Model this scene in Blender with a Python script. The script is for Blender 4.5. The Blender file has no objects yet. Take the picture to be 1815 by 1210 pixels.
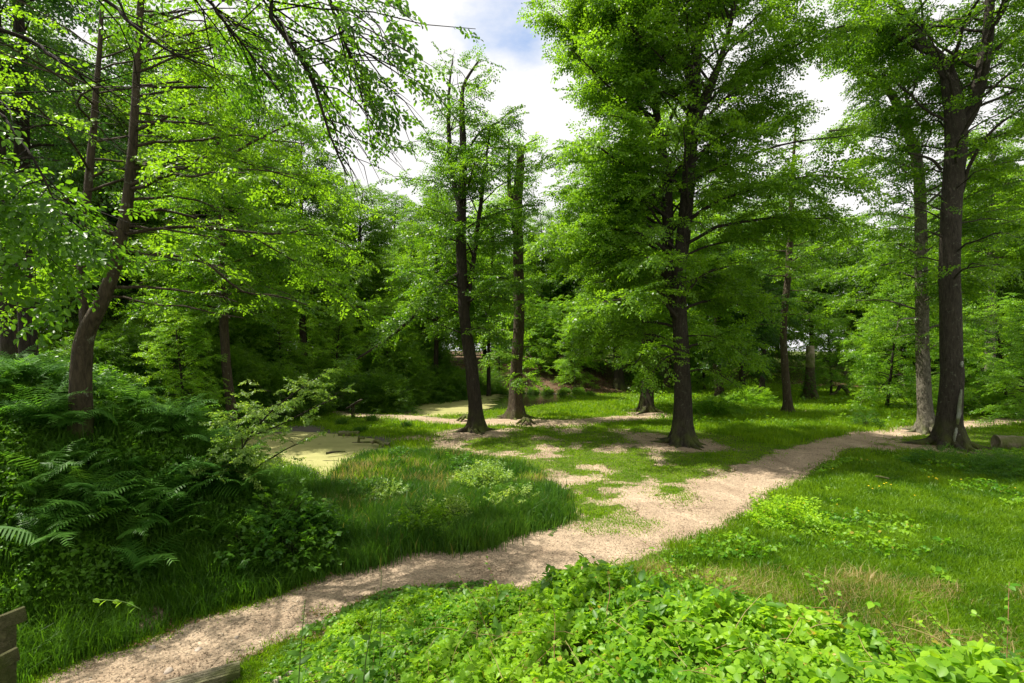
import bpy, math, random
import numpy as np
from mathutils import Vector
R_ = math.radians
rng = np.random.default_rng(7)
random.seed(7)

# ------------------------------------------------------------------ camera, world, sun
scn = bpy.context.scene
F = 907.5          # focal length in photo pixels (18 mm on a 36 mm sensor, 1815 px wide)
CX, HY, EYE = 907.5, 618.0, 4.0
cam_d = bpy.data.cameras.new("camera"); cam = bpy.data.objects.new("camera", cam_d)
scn.collection.objects.link(cam); scn.camera = cam
cam_d.sensor_width = 36; cam_d.lens = 18.0; cam_d.clip_start = 0.05; cam_d.clip_end = 2000
cam_d.shift_y = 13.0/1815.0
cam.location = (0, 0, EYE); cam.rotation_euler = (R_(90), 0, 0)

SUN_EL, SUN_AZ = 61.0, -76.0      # azimuth from +Y, negative is to the left
wd = bpy.data.worlds.new("World"); scn.world = wd; wd.use_nodes = True
nt = wd.node_tree; nt.nodes.clear()
def wn(t, **k):
    n = nt.nodes.new(t)
    for a, b in k.items(): setattr(n, a, b)
    return n
out = wn('ShaderNodeOutputWorld'); bg = wn('ShaderNodeBackground')
sky = wn('ShaderNodeTexSky'); sky.sky_type = 'NISHITA'; sky.sun_disc = False
sky.sun_elevation = R_(SUN_EL); sky.sun_rotation = R_(SUN_AZ); sky.air_density = 1.0; sky.dust_density = 0.6
tc = wn('ShaderNodeTexCoord')
mp = wn('ShaderNodeMapping'); mp.inputs['Scale'].default_value = (1.6, 1.6, 3.2); mp.inputs['Location'].default_value = (0.3, 0.1, 0.0)
nz = wn('ShaderNodeTexNoise'); nz.inputs['Scale'].default_value = 1.9; nz.inputs['Detail'].default_value = 9; nz.inputs['Roughness'].default_value = 0.55
dotn = wn('ShaderNodeVectorMath', operation='DOT_PRODUCT')      # the blue opening between the clouds
bd = Vector((0.035, 1.0, 0.70)).normalized(); dotn.inputs[1].default_value = bd
mr = wn('ShaderNodeMapRange'); mr.inputs['From Min'].default_value = 0.981; mr.inputs['From Max'].default_value = 1.0
mr.inputs['To Min'].default_value = 0.38; mr.inputs['To Max'].default_value = 0.0
add = wn('ShaderNodeMath', operation='ADD')
cr = wn('ShaderNodeValToRGB'); cr.color_ramp.elements[0].position = 0.40; cr.color_ramp.elements[1].position = 0.60
mul = wn('ShaderNodeVectorMath', operation='SCALE'); mul.inputs['Scale'].default_value = 1.9
cloud = wn('ShaderNodeRGB'); cloud.outputs[0].default_value = (9.3, 9.2, 9.1, 1)
mix = wn('ShaderNodeMix', data_type='RGBA')
L = nt.links.new
L(tc.outputs['Generated'], mp.inputs['Vector']); L(mp.outputs['Vector'], nz.inputs['Vector'])
nrm = wn('ShaderNodeVectorMath', operation='NORMALIZE'); L(tc.outputs['Generated'], nrm.inputs[0]); L(nrm.outputs[0], dotn.inputs[0])
L(dotn.outputs['Value'], mr.inputs['Value']); L(nz.outputs['Fac'], add.inputs[0]); L(mr.outputs['Result'], add.inputs[1])
L(add.outputs[0], cr.inputs['Fac']); L(cr.outputs['Color'], mix.inputs['Factor'])
L(sky.outputs['Color'], mul.inputs[0]); L(mul.outputs[0], mix.inputs['A']); L(cloud.outputs[0], mix.inputs['B'])
L(mix.outputs['Result'], bg.inputs['Color']); bg.inputs['Strength'].default_value = 0.056
L(bg.outputs[0], out.inputs['Surface'])

sd = bpy.data.lights.new("sun", 'SUN'); so = bpy.data.objects.new("sun", sd); scn.collection.objects.link(so)
sd.energy = 5.0; sd.angle = R_(0.6); sd.color = (1.0, 0.94, 0.84)
sv = Vector((math.sin(R_(SUN_AZ))*math.cos(R_(SUN_EL)), math.cos(R_(SUN_AZ))*math.cos(R_(SUN_EL)), math.sin(R_(SUN_EL))))
so.rotation_euler = sv.to_track_quat('Z', 'Y').to_euler(); so.location = (-20, 40, 60)

vs = scn.view_settings; vs.view_transform = 'Standard'; vs.look = 'None'; vs.exposure = 1.06; vs.gamma = 1.0; vs.use_curve_mapping = False
scn.render.engine = 'CYCLES'; cy = scn.cycles
cy.max_bounces = 7; cy.diffuse_bounces = 4; cy.glossy_bounces = 2; cy.transmission_bounces = 5; cy.transparent_max_bounces = 6
cy.caustics_reflective = False; cy.caustics_refractive = False; cy.sample_clamp_indirect = 6.0
cy.use_denoising = True
try: cy.denoiser = 'OPENIMAGEDENOISE'
except Exception: pass

# ------------------------------------------------------------------ numpy helpers
def G(px, py):                      # photo pixel -> ground point (x, y) on level ground
    Y = EYE*F/(py-HY); return ((px-CX)/F*Y, Y)
def P(px, py, Y):                   # photo pixel at a known depth -> point
    return ((px-CX)/F*Y, Y, EYE-(py-HY)/F*Y)
def sstep(a, b, x):
    t = np.clip((x-a)/(b-a), 0, 1); return t*t*(3-2*t)
def _h(i, j, s):
    n = np.sin(i*127.1+j*311.7+s*74.7)*43758.5453
    return n-np.floor(n)
def noise2(x, y, s=0):
    i = np.floor(x); j = np.floor(y); u = x-i; v = y-j; u = u*u*(3-2*u); v = v*v*(3-2*v)
    return (_h(i, j, s)*(1-u)+_h(i+1, j, s)*u)*(1-v)+(_h(i, j+1, s)*(1-u)+_h(i+1, j+1, s)*u)*v
def fbm(x, y, s=0, o=4):
    r = 0; a = .5
    for k in range(o): r = r+a*noise2(x*2**k, y*2**k, s+k); a *= .5
    return r/(1-.5**o)
def sdist(x, y, poly):              # signed distance, positive inside
    x = np.asarray(x, float); y = np.asarray(y, float)
    d = np.full(x.shape, 1e9); ins = np.zeros(x.shape, bool); n = len(poly)
    for k in range(n):
        ax, ay = poly[k]; bx, by = poly[(k+1) % n]; ex, ey = bx-ax, by-ay
        t = np.clip(((x-ax)*ex+(y-ay)*ey)/(ex*ex+ey*ey+1e-12), 0, 1)
        d = np.minimum(d, np.hypot(x-ax-t*ex, y-ay-t*ey))
        c = ((ay > y) != (by > y)) & (x < (bx-ax)*(y-ay)/((by-ay) if by != ay else 1e-12)+ax)
        ins ^= c
    return np.where(ins, d, -d)
def pdist(x, y, line):              # distance to a polyline of (x, y, halfwidth): distance minus halfwidth
    d = np.full(np.shape(x), 1e9)
    for (ax, ay, aw), (bx, by, bw) in zip(line[:-1], line[1:]):
        ex, ey = bx-ax, by-ay
        t = np.clip(((x-ax)*ex+(y-ay)*ey)/(ex*ex+ey*ey), 0, 1)
        d = np.minimum(d, np.hypot(x-ax-t*ex, y-ay-t*ey)-(aw+(bw-aw)*t))
    return d

# ------------------------------------------------------------------ lie of the land
BANK = [(-5.9, 6.1), (-5.3, 7.2), (-4.3, 8.1), (-3.2, 9.0), (-2.9, 10.2), (-4.0, 11.8), (-6.1, 13.2), (-8.6, 15.2), (-11.0, 16.8), (-12.6, 19.5),
        (-12.6, 24), (-12.2, 28), (-12.0, 33), (-14, 44), (-30, 60), (-70, 70), (-70, -10), (-9, -10), (-7.2, 3)]
MOUND = [(-10.0, 33.5), (-7.6, 35.0), (-6.4, 39), (-3.5, 45), (-2, 60), (-16, 70), (-13, 50), (-11.0, 38)]
FARB = [(-14, 58), (-4, 47.5), (2, 46.5), (7, 46.5), (12, 50), (20, 60), (27, 60), (36, 55), (46, 62), (120, 80), (150, 300), (-150, 300), (-80, 90)]
KNOLL = [(-2.9, -12), (-2.9, 6.2), (-2.5, 7.5), (-1.4, 8.5), (0.8, 8.7), (2.6, 8.0), (4.2, 6.9), (7, 6.0), (12, 5.2), (30, 4.5), (30, -12)]
POND1 = [G(*p) for p in [(425, 790), (440, 772), (520, 762), (600, 767), (660, 775), (682, 785), (672, 792), (640, 799), (600, 820), (585, 838), (572, 842), (560, 828), (500, 812), (440, 805)]]
POND2 = [G(*p) for p in [(700, 734), (690, 727), (720, 714), (760, 706), (860, 697), (960, 695), (1010, 699), (1015, 706), (985, 715), (940, 722), (880, 727), (820, 733), (770, 737)]]
MUD = [G(*p) for p in [(440, 772), (480, 756), (560, 752), (600, 764), (640, 770), (690, 776), (705, 786), (690, 796), (640, 806), (605, 830), (585, 850), (578, 880), (566, 880), (560, 840), (500, 815), (420, 805)]]
def H(x, y):
    x = np.asarray(x, float); y = np.asarray(y, float)
    wob = (fbm(x*.35, y*.35, 3)-.5)*1.4
    h = 3.1*sstep(-.15, 4.7, sdist(x, y, BANK)+wob*.6*sstep(0, 1.5, sdist(x, y, BANK)))
    h = np.maximum(h, 1.7*sstep(-.2, 3.0, sdist(x, y, MOUND)))
    h = np.maximum(h, 2.9*sstep(-.5, 11.0, sdist(x, y, FARB)+wob))
    k = sdist(x, y, KNOLL)
    h = np.maximum(h, 2.2*sstep(-.2, 5.8, k)*(1-.22*sstep(4.6, 6.5, y)))
    h = h+(fbm(x*.5, y*.5, 11)-.5)*.16*sstep(4, 9, y)+(fbm(x*2, y*2, 5)-.5)*.05
    for pd in (POND1, POND2):
        d = sdist(x, y, pd); h = np.where(d > -1.2, np.minimum(h, -.28*sstep(-.5, .5, d)+.05*(d < 0)+.02), h)
    return h
MAIN = [(*G(60, 1330), 1.0), (*G(200, 1240), 1.0), (*G(330, 1150), .85), (*G(480, 1095), .75), (*G(620, 1040), .72), (*G(740, 1015), .85), (*G(900, 1000), 1.1),
        (*G(1040, 960), 1.25), (*G(1180, 920), 1.2), (*G(1290, 870), 1.05), (*G(1380, 826), .95), (*G(1450, 795), .95), (*G(1530, 775), .95), (*G(1620, 762), 1.0), (*G(1720, 751), 1.05), (*G(1830, 738), 1.15), (*G(2100, 716), 1.3)]
FARP = [(-11.6, 44, .8), (*G(606, 722), .7), (*G(625, 735), .9), (*G(700, 739), 1.0), (*G(790, 746), 1.1), (*G(880, 749), 1.2), (*G(980, 750), 1.2), (*G(1060, 746), 1.1), (*G(1150, 738), .8), (*G(1280, 735), .4), (*G(1400, 731), .35), (*G(1480, 726), .15)]
BARE = [G(*p) for p in [(980, 850), (1040, 843), (1130, 845), (1200, 858), (1270, 862), (1300, 880), (1250, 930), (1100, 990), (960, 1000), (880, 985), (990, 930), (1000, 890)]]
PATCHY = [G(*p) for p in [(640, 790), (700, 772), (860, 757), (1050, 755), (1160, 765), (1270, 790), (1330, 815), (1270, 862), (1130, 850), (980, 850), (900, 820), (780, 800)]]
def dirtmask(x, y):
    n = fbm(x*1.1, y*1.1, 21, 5)-.5
    n = n+(fbm(x*3.5, y*3.5, 22, 4)-.5)*.45
    m = sstep(.16, -.16, pdist(x, y, MAIN)+n*1.15)
    m = np.maximum(m, sstep(.2, -.2, pdist(x, y, FARP)+n*1.3))
    b = sdist(x, y, BARE)
    m = np.maximum(m, sstep(-.3, .25, b+n*2.2)*sstep(.64, .56, fbm(x*1.5+9, y*2.2, 31, 5)))
    for px_, py_, r_ in MOSS:
        gx, gy = G(px_, py_); m = m*(1-.9*sstep(.25, -.1, np.hypot(x-gx, (y-gy)*.8)-r_+n*2.2))
    p = sdist(x, y, PATCHY)
    m = np.maximum(m, .85*sstep(-1, 1.4, p+n*2)*sstep(.53, .60, fbm(x*.75, y*1.1, 41, 4)))
    for bx, by, r in ROOTY: m = np.maximum(m, .9*sstep(r, r*.4, np.hypot(x-bx, y-by)*(1+n*.9)))
    return m
MOSS = [(1100, 908, .55), (1062, 932, .5), (1150, 878, .3), (1085, 880, .25), (1005, 885, .4), (1195, 876, .25), (1045, 900, .25), (1120, 935, .25)]
ROOTY = [(-5.3, 7.5, .4), (*G(840, 768), 2.2), (*G(1205, 788), 2.6), (*G(1150, 775), 1.8), (*G(910, 742), 2.0), (*G(1660, 795), 2.2), (*G(1560, 795), 1.2), (*G(1145, 733), 1.8)]
def litter(x, y):
    n = fbm(x*.4, y*.4, 51)-.5
    m = sstep(-3.0, 1.0, sdist(x, y, FARB)+n*5+.5)
    m = m*(1-.85*sstep(8, 14, x)*sstep(3, 7, np.hypot(x-34, y-54)))
    m = np.maximum(m, .9*sstep(.0, 5.0, sdist(x, y, BANK)-4.5+n*4)*sstep(12, 15, y))
    return m

# ------------------------------------------------------------------ mesh + object helpers
def mesh_np(name, V, faces_list, mats, mat_idx=None, smooth=False):
    """faces_list: list of (n,k) int arrays"""
    me = bpy.data.meshes.new(name)
    V = np.ascontiguousarray(V, dtype=np.float32)
    me.vertices.add(len(V)); me.vertices.foreach_set('co', V.ravel())
    loops = np.concatenate([f.ravel() for f in faces_list]).astype(np.int32)
    tot = np.concatenate([np.full(len(f), f.shape[1], np.int32) for f in faces_list])
    start = np.concatenate([[0], np.cumsum(tot)[:-1]]).astype(np.int32)
    me.loops.add(len(loops)); me.loops.foreach_set('vertex_index', loops)
    me.polygons.add(len(tot)); me.polygons.foreach_set('loop_start', start)
    if mat_idx is not None: me.polygons.foreach_set('material_index', np.ascontiguousarray(mat_idx, dtype=np.int32))
    if smooth: me.polygons.foreach_set('use_smooth', np.ones(len(tot), bool))
    me.update(calc_edges=True)
    for m in mats: me.materials.append(m)
    return me
def link(name, me, parent=None, loc=None):
    o = bpy.data.objects.new(name, me); scn.collection.objects.link(o)
    if parent is not None: o.parent = parent
    if loc is not None: o.location = loc
    return o
def thing(name, loc, label, cat, group=None, me=None):
    o = bpy.data.objects.new(name, me); scn.collection.objects.link(o); o.location = loc
    o['label'] = label; o['category'] = cat
    if group: o['group'] = group
    return o
def tag(o, label=None, cat=None, group=None, kind=None):
    if label: o['label'] = label
    if cat: o['category'] = cat
    if group: o['group'] = group
    if kind: o['kind'] = kind
    return o
def dup(root, loc, rotz, sc, label, group=None):
    r = root.copy(); scn.collection.objects.link(r); r.location = loc; r.rotation_euler = (0, 0, rotz)
    r.scale = (sc, sc, sc) if not isinstance(sc, tuple) else sc
    r['label'] = label
    if group: r['group'] = group
    for ch in list(root.children):
        c = ch.copy(); scn.collection.objects.link(c); c.parent = r
    return r
def place(TV, TF, M, t):
    """template verts (m,3), faces (f,k); M (n,3,3), t (n,3) -> verts, faces"""
    n, m = len(t), len(TV)
    V = np.einsum('nij,mj->nmi', M, TV)+t[:, None, :]
    Fc = TF[None]+(np.arange(n)*m)[:, None, None]
    return V.reshape(-1, 3), Fc.reshape(-1, TF.shape[1])
class Acc:
    def __init__(s): s.V = []; s.F = []; s.I = []; s.n = 0
    def add(s, V, Fc, mi=0):
        s.V.append(V); s.F.append(Fc+s.n); s.I.append(np.full(len(Fc), mi, np.int32)); s.n += len(V)
    def mesh(s, name, mats, smooth=False):
        return mesh_np(name, np.concatenate(s.V), s.F, mats, np.concatenate(s.I), smooth)
def basis(az, el, roll, sc):
    """x axis points at azimuth az (from +X ccw) and elevation el"""
    ca, sa, ce, se = np.cos(az), np.sin(az), np.cos(el), np.sin(el)
    X = np.stack([ca*ce, sa*ce, se], -1); Y0 = np.stack([-sa, ca, 0*ca], -1); Z0 = np.cross(X, Y0)
    cr_, sr = np.cos(roll)[:, None], np.sin(roll)[:, None]
    Y = Y0*cr_+Z0*sr; Z = -Y0*sr+Z0*cr_
    return np.stack([X, Y, Z], -1)*np.asarray(sc).reshape(-1, 1, 1)
def tubes(Pt, Rd, sides, shape=None):
    """Pt (B,P,3), Rd (B,P) -> verts, quads"""
    B, N, _ = Pt.shape
    T = np.gradient(Pt, axis=1); T /= np.linalg.norm(T, axis=2, keepdims=True)+1e-9
    mean = T.mean(1); ref = np.where(np.abs(mean[:, 2:3]) > .75, np.array([[1., 0, 0]]), np.array([[0, 0, 1.]]))
    A = np.cross(T, ref[:, None, :]); A /= np.linalg.norm(A, axis=2, keepdims=True)+1e-9
    Bn = np.cross(A, T)
    th = np.linspace(0, 2*np.pi, sides, endpoint=False)
    rr = Rd[:, :, None]*np.ones(sides)
    if shape is not None: rr = rr*shape(Pt, th)
    V = Pt[:, :, None, :]+rr[..., None]*(np.cos(th)[None, None, :, None]*A[:, :, None, :]+np.sin(th)[None, None, :, None]*Bn[:, :, None, :])
    i = np.arange(B)[:, None, None]*N*sides; j = np.arange(N-1)[None, :, None]*sides; k = np.arange(sides)[None, None, :]; k2 = (k+1) % sides
    Fq = np.stack([i+j+k, i+j+k2, i+j+sides+k2, i+j+sides+k], -1).reshape(-1, 4)
    return V.reshape(-1, 3), Fq
def crom(pts, n):
    """Catmull-Rom resample of rows (any width)"""
    p = np.asarray(pts, float)
    if len(p) == 2: p = np.stack([p[0], (p[0]+p[1])/2, p[1]])
    q = np.vstack([2*p[0]-p[1], p, 2*p[-1]-p[-2]])
    u = np.linspace(0, len(p)-1-1e-9, n); k = u.astype(int); t = (u-k)[:, None]
    a, b, c, d = q[k], q[k+1], q[k+2], q[k+3]
    return .5*((2*b)+(-a+c)*t+(2*a-5*b+4*c-d)*t*t+(-a+3*b-3*c+d)*t**3)

# ------------------------------------------------------------------ materials
def newmat(name):
    m = bpy.data.materials.new(name); m.use_nodes = True; t = m.node_tree; t.nodes.clear(); return m, t
def N(t, ty, ins=None, **k):
    n = t.nodes.new(ty)
    for a, b in k.items(): setattr(n, a, b)
    for a, b in (ins or {}).items(): n.inputs[a].default_value = b
    return n
def leafmat(name, c1, c2, tr=1.9, gloss=.35, dead=None):
    """reflect colours c1..c2 varied per leaf and per clump, light shines through"""
    m, t = newmat(name); lk = t.links.new
    geo = N(t, 'ShaderNodeNewGeometry'); tcn = N(t, 'ShaderNodeTexCoord')
    nz = N(t, 'ShaderNodeTexNoise', {'Scale': .9, 'Detail': 2.0})
    lk(geo.outputs['Position'], nz.inputs['Vector'])
    ad = N(t, 'ShaderNodeMath', {1: .55}, operation='MULTIPLY'); lk(geo.outputs['Random Per Island'], ad.inputs[0])
    ad2 = N(t, 'ShaderNodeMapRange', {'From Min': .3, 'From Max': .7, 'To Min': -.15, 'To Max': .6}); lk(nz.outputs['Fac'], ad2.inputs['Value'])
    oi = N(t, 'ShaderNodeObjectInfo'); orr = N(t, 'ShaderNodeMath', {1: .45, 2: -.2}, operation='MULTIPLY_ADD'); lk(oi.outputs['Random'], orr.inputs[0])
    ad3 = N(t, 'ShaderNodeMath', operation='ADD'); lk(ad2.outputs[0], ad3.inputs[0]); lk(orr.outputs[0], ad3.inputs[1]); ad2 = ad3
    sm = N(t, 'ShaderNodeMath', operation='ADD', use_clamp=True); lk(ad.outputs[0], sm.inputs[0]); lk(ad2.outputs[0], sm.inputs[1])
    mx = N(t, 'ShaderNodeMix', {'A': (*c1, 1), 'B': (*c2, 1)}, data_type='RGBA'); lk(sm.outputs[0], mx.inputs['Factor'])
    col = mx.outputs['Result']
    if dead:
        cmpn = N(t, 'ShaderNodeMath', {1: dead[1]}, operation='LESS_THAN'); lk(geo.outputs['Random Per Island'], cmpn.inputs[0])
        m2 = N(t, 'ShaderNodeMix', {'B': (*dead[0], 1)}, data_type='RGBA'); lk(cmpn.outputs[0], m2.inputs['Factor']); lk(col, m2.inputs['A']); col = m2.outputs['Result']
    df = N(t, 'ShaderNodeBsdfPrincipled', {'Roughness': .42, 'Specular IOR Level': gloss}); lk(col, df.inputs['Base Color'])
    tl = N(t, 'ShaderNodeBsdfTranslucent')
    vm = N(t, 'ShaderNodeVectorMath', {1: (tr*1.17, tr*1.1, tr*.5)}, operation='MULTIPLY'); lk(col, vm.inputs[0]); lk(vm.outputs[0], tl.inputs['Color'])
    ms = N(t, 'ShaderNodeMixShader', {0: .5}); lk(df.outputs[0], ms.inputs[1]); lk(tl.outputs[0], ms.inputs[2])
    o = N(t, 'ShaderNodeOutputMaterial'); lk(ms.outputs[0], o.inputs['Surface'])
    return m
M_BEECH = leafmat('beech_leaf', (.034, .098, .005), (.135, .26, .014), 2.1)
M_MIDLEAF = leafmat('mid_leaf', (.026, .085, .006), (.10, .22, .014), 1.9)
M_BRIGHT = leafmat('bright_leaf', (.06, .16, .008), (.18, .33, .02), 2.0)
M_DARKLEAF = leafmat('dark_leaf', (.022, .08, .012), (.075, .17, .025), 1.6, .5)
M_FARLEAF = leafmat('wood_leaf', (.028, .085, .006), (.11, .22, .014), 2.0)
M_CONIFER = leafmat('conifer_leaf', (.012, .04, .008), (.04, .09, .015), 1.0, .2)
M_BRAMBLE = leafmat('bramble_leaf', (.06, .19, .010), (.27, .45, .025), 1.6, .25, ((.36, .30, .05), .02))
M_SHRUB = leafmat('shrub_leaf', (.035, .12, .010), (.12, .26, .022), 1.4, .3)
M_PALELEAF = leafmat('willow_leaf', (.13, .25, .035), (.27, .38, .09), 1.5, .6)
M_FERN = leafmat('fern_leaf', (.045, .14, .02), (.11, .25, .035), 1.5, .15)
M_GRASS = leafmat('grass_blade', (.045, .13, .004), (.17, .30, .010), 1.4, .25)
M_LGRASS = leafmat('lit_grass_blade', (.075, .185, .005), (.20, .33, .012), 1.5, .2)  # brighter copy of the grass, sunlight put into its colour
M_DGRASS = leafmat('shade_grass_blade', (.03, .10, .008), (.09, .21, .014), 1.2, .25)  # darker copy for the left bank, its shade put into the blade colour
M_RUSH = leafmat('rush_blade', (.028, .10, .010), (.085, .19, .02), 1.2, .3, ((.22, .20, .06), .02))
M_STRAW = leafmat('straw', (.34, .27, .11), (.52, .42, .20), .8, .2)
def plain(name, col, rough=.8, spec=.2):
    m, t = newmat(name); b = N(t, 'ShaderNodeBsdfPrincipled', {'Base Color': (*col, 1), 'Roughness': rough, 'Specular IOR Level': spec})
    nz = N(t, 'ShaderNodeTexNoise', {'Scale': 9.0, 'Detail': 4.0}); tcn = N(t, 'ShaderNodeTexCoord'); t.links.new(tcn.outputs['Object'], nz.inputs['Vector'])
    hs = N(t, 'ShaderNodeMapRange', {'From Min': .3, 'From Max': .7, 'To Min': .6, 'To Max': 1.4}); t.links.new(nz.outputs['Fac'], hs.inputs['Value'])
    vm = N(t, 'ShaderNodeVectorMath', {0: col}, operation='SCALE'); t.links.new(hs.outputs[0], vm.inputs['Scale']); t.links.new(vm.outputs[0], b.inputs['Base Color'])
    o = N(t, 'ShaderNodeOutputMaterial'); t.links.new(b.outputs[0], o.inputs['Surface']); return m
def barkmat(name, dark, light, lichen=.35, moss=1.2, vscale=(6, 6, 1.3)):
    m, t = newmat(name); lk = t.links.new
    tcn = N(t, 'ShaderNodeTexCoord'); mp = N(t, 'ShaderNodeMapping', {'Scale': vscale}); lk(tcn.outputs['Object'], mp.inputs['Vector'])
    n1 = N(t, 'ShaderNodeTexNoise', {'Scale': 2.6, 'Detail': 9.0, 'Roughness': .72, 'Distortion': .6}); lk(mp.outputs[0], n1.inputs['Vector'])
    rp = N(t, 'ShaderNodeValToRGB'); rp.color_ramp.elements[0].position = .35; rp.color_ramp.elements[0].color = (*dark, 1); rp.color_ramp.elements[1].position = .68; rp.color_ramp.elements[1].color = (*light, 1)
    lk(n1.outputs['Fac'], rp.inputs[0])
    n2 = N(t, 'ShaderNodeTexNoise', {'Scale': 7.0, 'Detail': 6.0, 'Roughness': .7}); lk(tcn.outputs['Object'], n2.inputs['Vector'])
    r2 = N(t, 'ShaderNodeMapRange', {'From Min': .60, 'From Max': .70, 'To Min': 0., 'To Max': lichen}); lk(n2.outputs['Fac'], r2.inputs['Value'])
    m1 = N(t, 'ShaderNodeMix', {'B': (.34, .38, .26, 1)}, data_type='RGBA'); lk(r2.outputs[0], m1.inputs['Factor']); lk(rp.outputs[0], m1.inputs['A'])
    sx = N(t, 'ShaderNodeSeparateXYZ'); lk(tcn.outputs['Object'], sx.inputs[0])
    r3 = N(t, 'ShaderNodeMapRange', {'From Min': moss, 'From Max': 0., 'To Min': 0., 'To Max': .9}); lk(sx.outputs['Z'], r3.inputs['Value'])
    n3 = N(t, 'ShaderNodeTexNoise', {'Scale': 2.0, 'Detail': 5.0}); lk(tcn.outputs['Object'], n3.inputs['Vector'])
    r4 = N(t, 'ShaderNodeMapRange', {'From Min': .38, 'From Max': .62}); lk(n3.outputs['Fac'], r4.inputs['Value'])
    mu = N(t, 'ShaderNodeMath', operation='MULTIPLY'); lk(r3.outputs[0], mu.inputs[0]); lk(r4.outputs[0], mu.inputs[1])
    m2 = N(t, 'ShaderNodeMix', {'B': (.095, .12, .022, 1)}, data_type='RGBA'); lk(mu.outputs[0], m2.inputs['Factor']); lk(m1.outputs['Result'], m2.inputs['A'])
    b = N(t, 'ShaderNodeBsdfPrincipled', {'Roughness': .88, 'Specular IOR Level': .2}); lk(m2.outputs['Result'], b.inputs['Base Color'])
    bp = N(t, 'ShaderNodeBump', {'Strength': 1.0, 'Distance': .1}); lk(n1.outputs['Fac'], bp.inputs['Height']); lk(bp.outputs[0], b.inputs['Normal'])
    o = N(t, 'ShaderNodeOutputMaterial'); lk(b.outputs[0], o.inputs['Surface']); return m
M_BARK = barkmat('beech_bark', (.020, .017, .012), (.068, .058, .042))
M_BARKP = barkmat('pale_bark', (.045, .04, .026), (.22, .20, .15), .5, .9, (4, 4, 2.2))
M_BARKD = barkmat('dark_bark', (.016, .013, .009), (.055, .044, .03), .12)
M_BARKB = barkmat('brown_bark', (.035, .027, .017), (.105, .08, .05), .6, .6)
M_DEAD = barkmat('dead_wood', (.16, .125, .09), (.42, .35, .26), .2, -1)
M_STEM = plain('green_stem', (.09, .16, .03)); M_CANE = plain('bramble_cane', (.17, .09, .045))
M_STONE = plain('stone', (.30, .25, .20))
# ground shader: grassy earth / trodden dirt / leaf litter / mud, masks stored on the mesh
def dirt_nodes(t, tcn):
    lk = t.links.new
    n1 = N(t, 'ShaderNodeTexNoise', {'Scale': .9, 'Detail': 7.0, 'Roughness': .62, 'Distortion': .8}); lk(tcn.outputs['Object'], n1.inputs['Vector'])
    n2 = N(t, 'ShaderNodeTexNoise', {'Scale': 22.0, 'Detail': 6.0, 'Roughness': .75}); lk(tcn.outputs['Object'], n2.inputs['Vector'])
    vr = N(t, 'ShaderNodeTexVoronoi', {'Scale': 42.0}); lk(tcn.outputs['Object'], vr.inputs['Vector'])
    rp = N(t, 'ShaderNodeValToRGB'); e = rp.color_ramp.elements
    e[0].position = .3; e[0].color = (.175, .12, .078, 1); e[1].position = .7; e[1].color = (.52, .40, .28, 1)
    x = e.new(.5); x.color = (.32, .245, .168, 1)
    av = N(t, 'ShaderNodeMix', {'Factor': .48}, data_type='FLOAT'); lk(n1.outputs['Fac'], av.inputs['A']); lk(n2.outputs['Fac'], av.inputs['B'])
    lk(av.outputs['Result'], rp.inputs[0])
    sx = N(t, 'ShaderNodeSeparateColor'); lk(vr.outputs['Color'], sx.inputs[0])
    rr = N(t, 'ShaderNodeMapRange', {'From Min': 0, 'From Max': 1, 'To Min': .68, 'To Max': 1.3}); lk(sx.outputs[0], rr.inputs['Value'])
    vm = N(t, 'ShaderNodeVectorMath', operation='SCALE'); lk(rp.outputs[0], vm.inputs[0]); lk(rr.outputs[0], vm.inputs['Scale'])
    return vm.outputs[0], n2.outputs['Fac']
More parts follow.
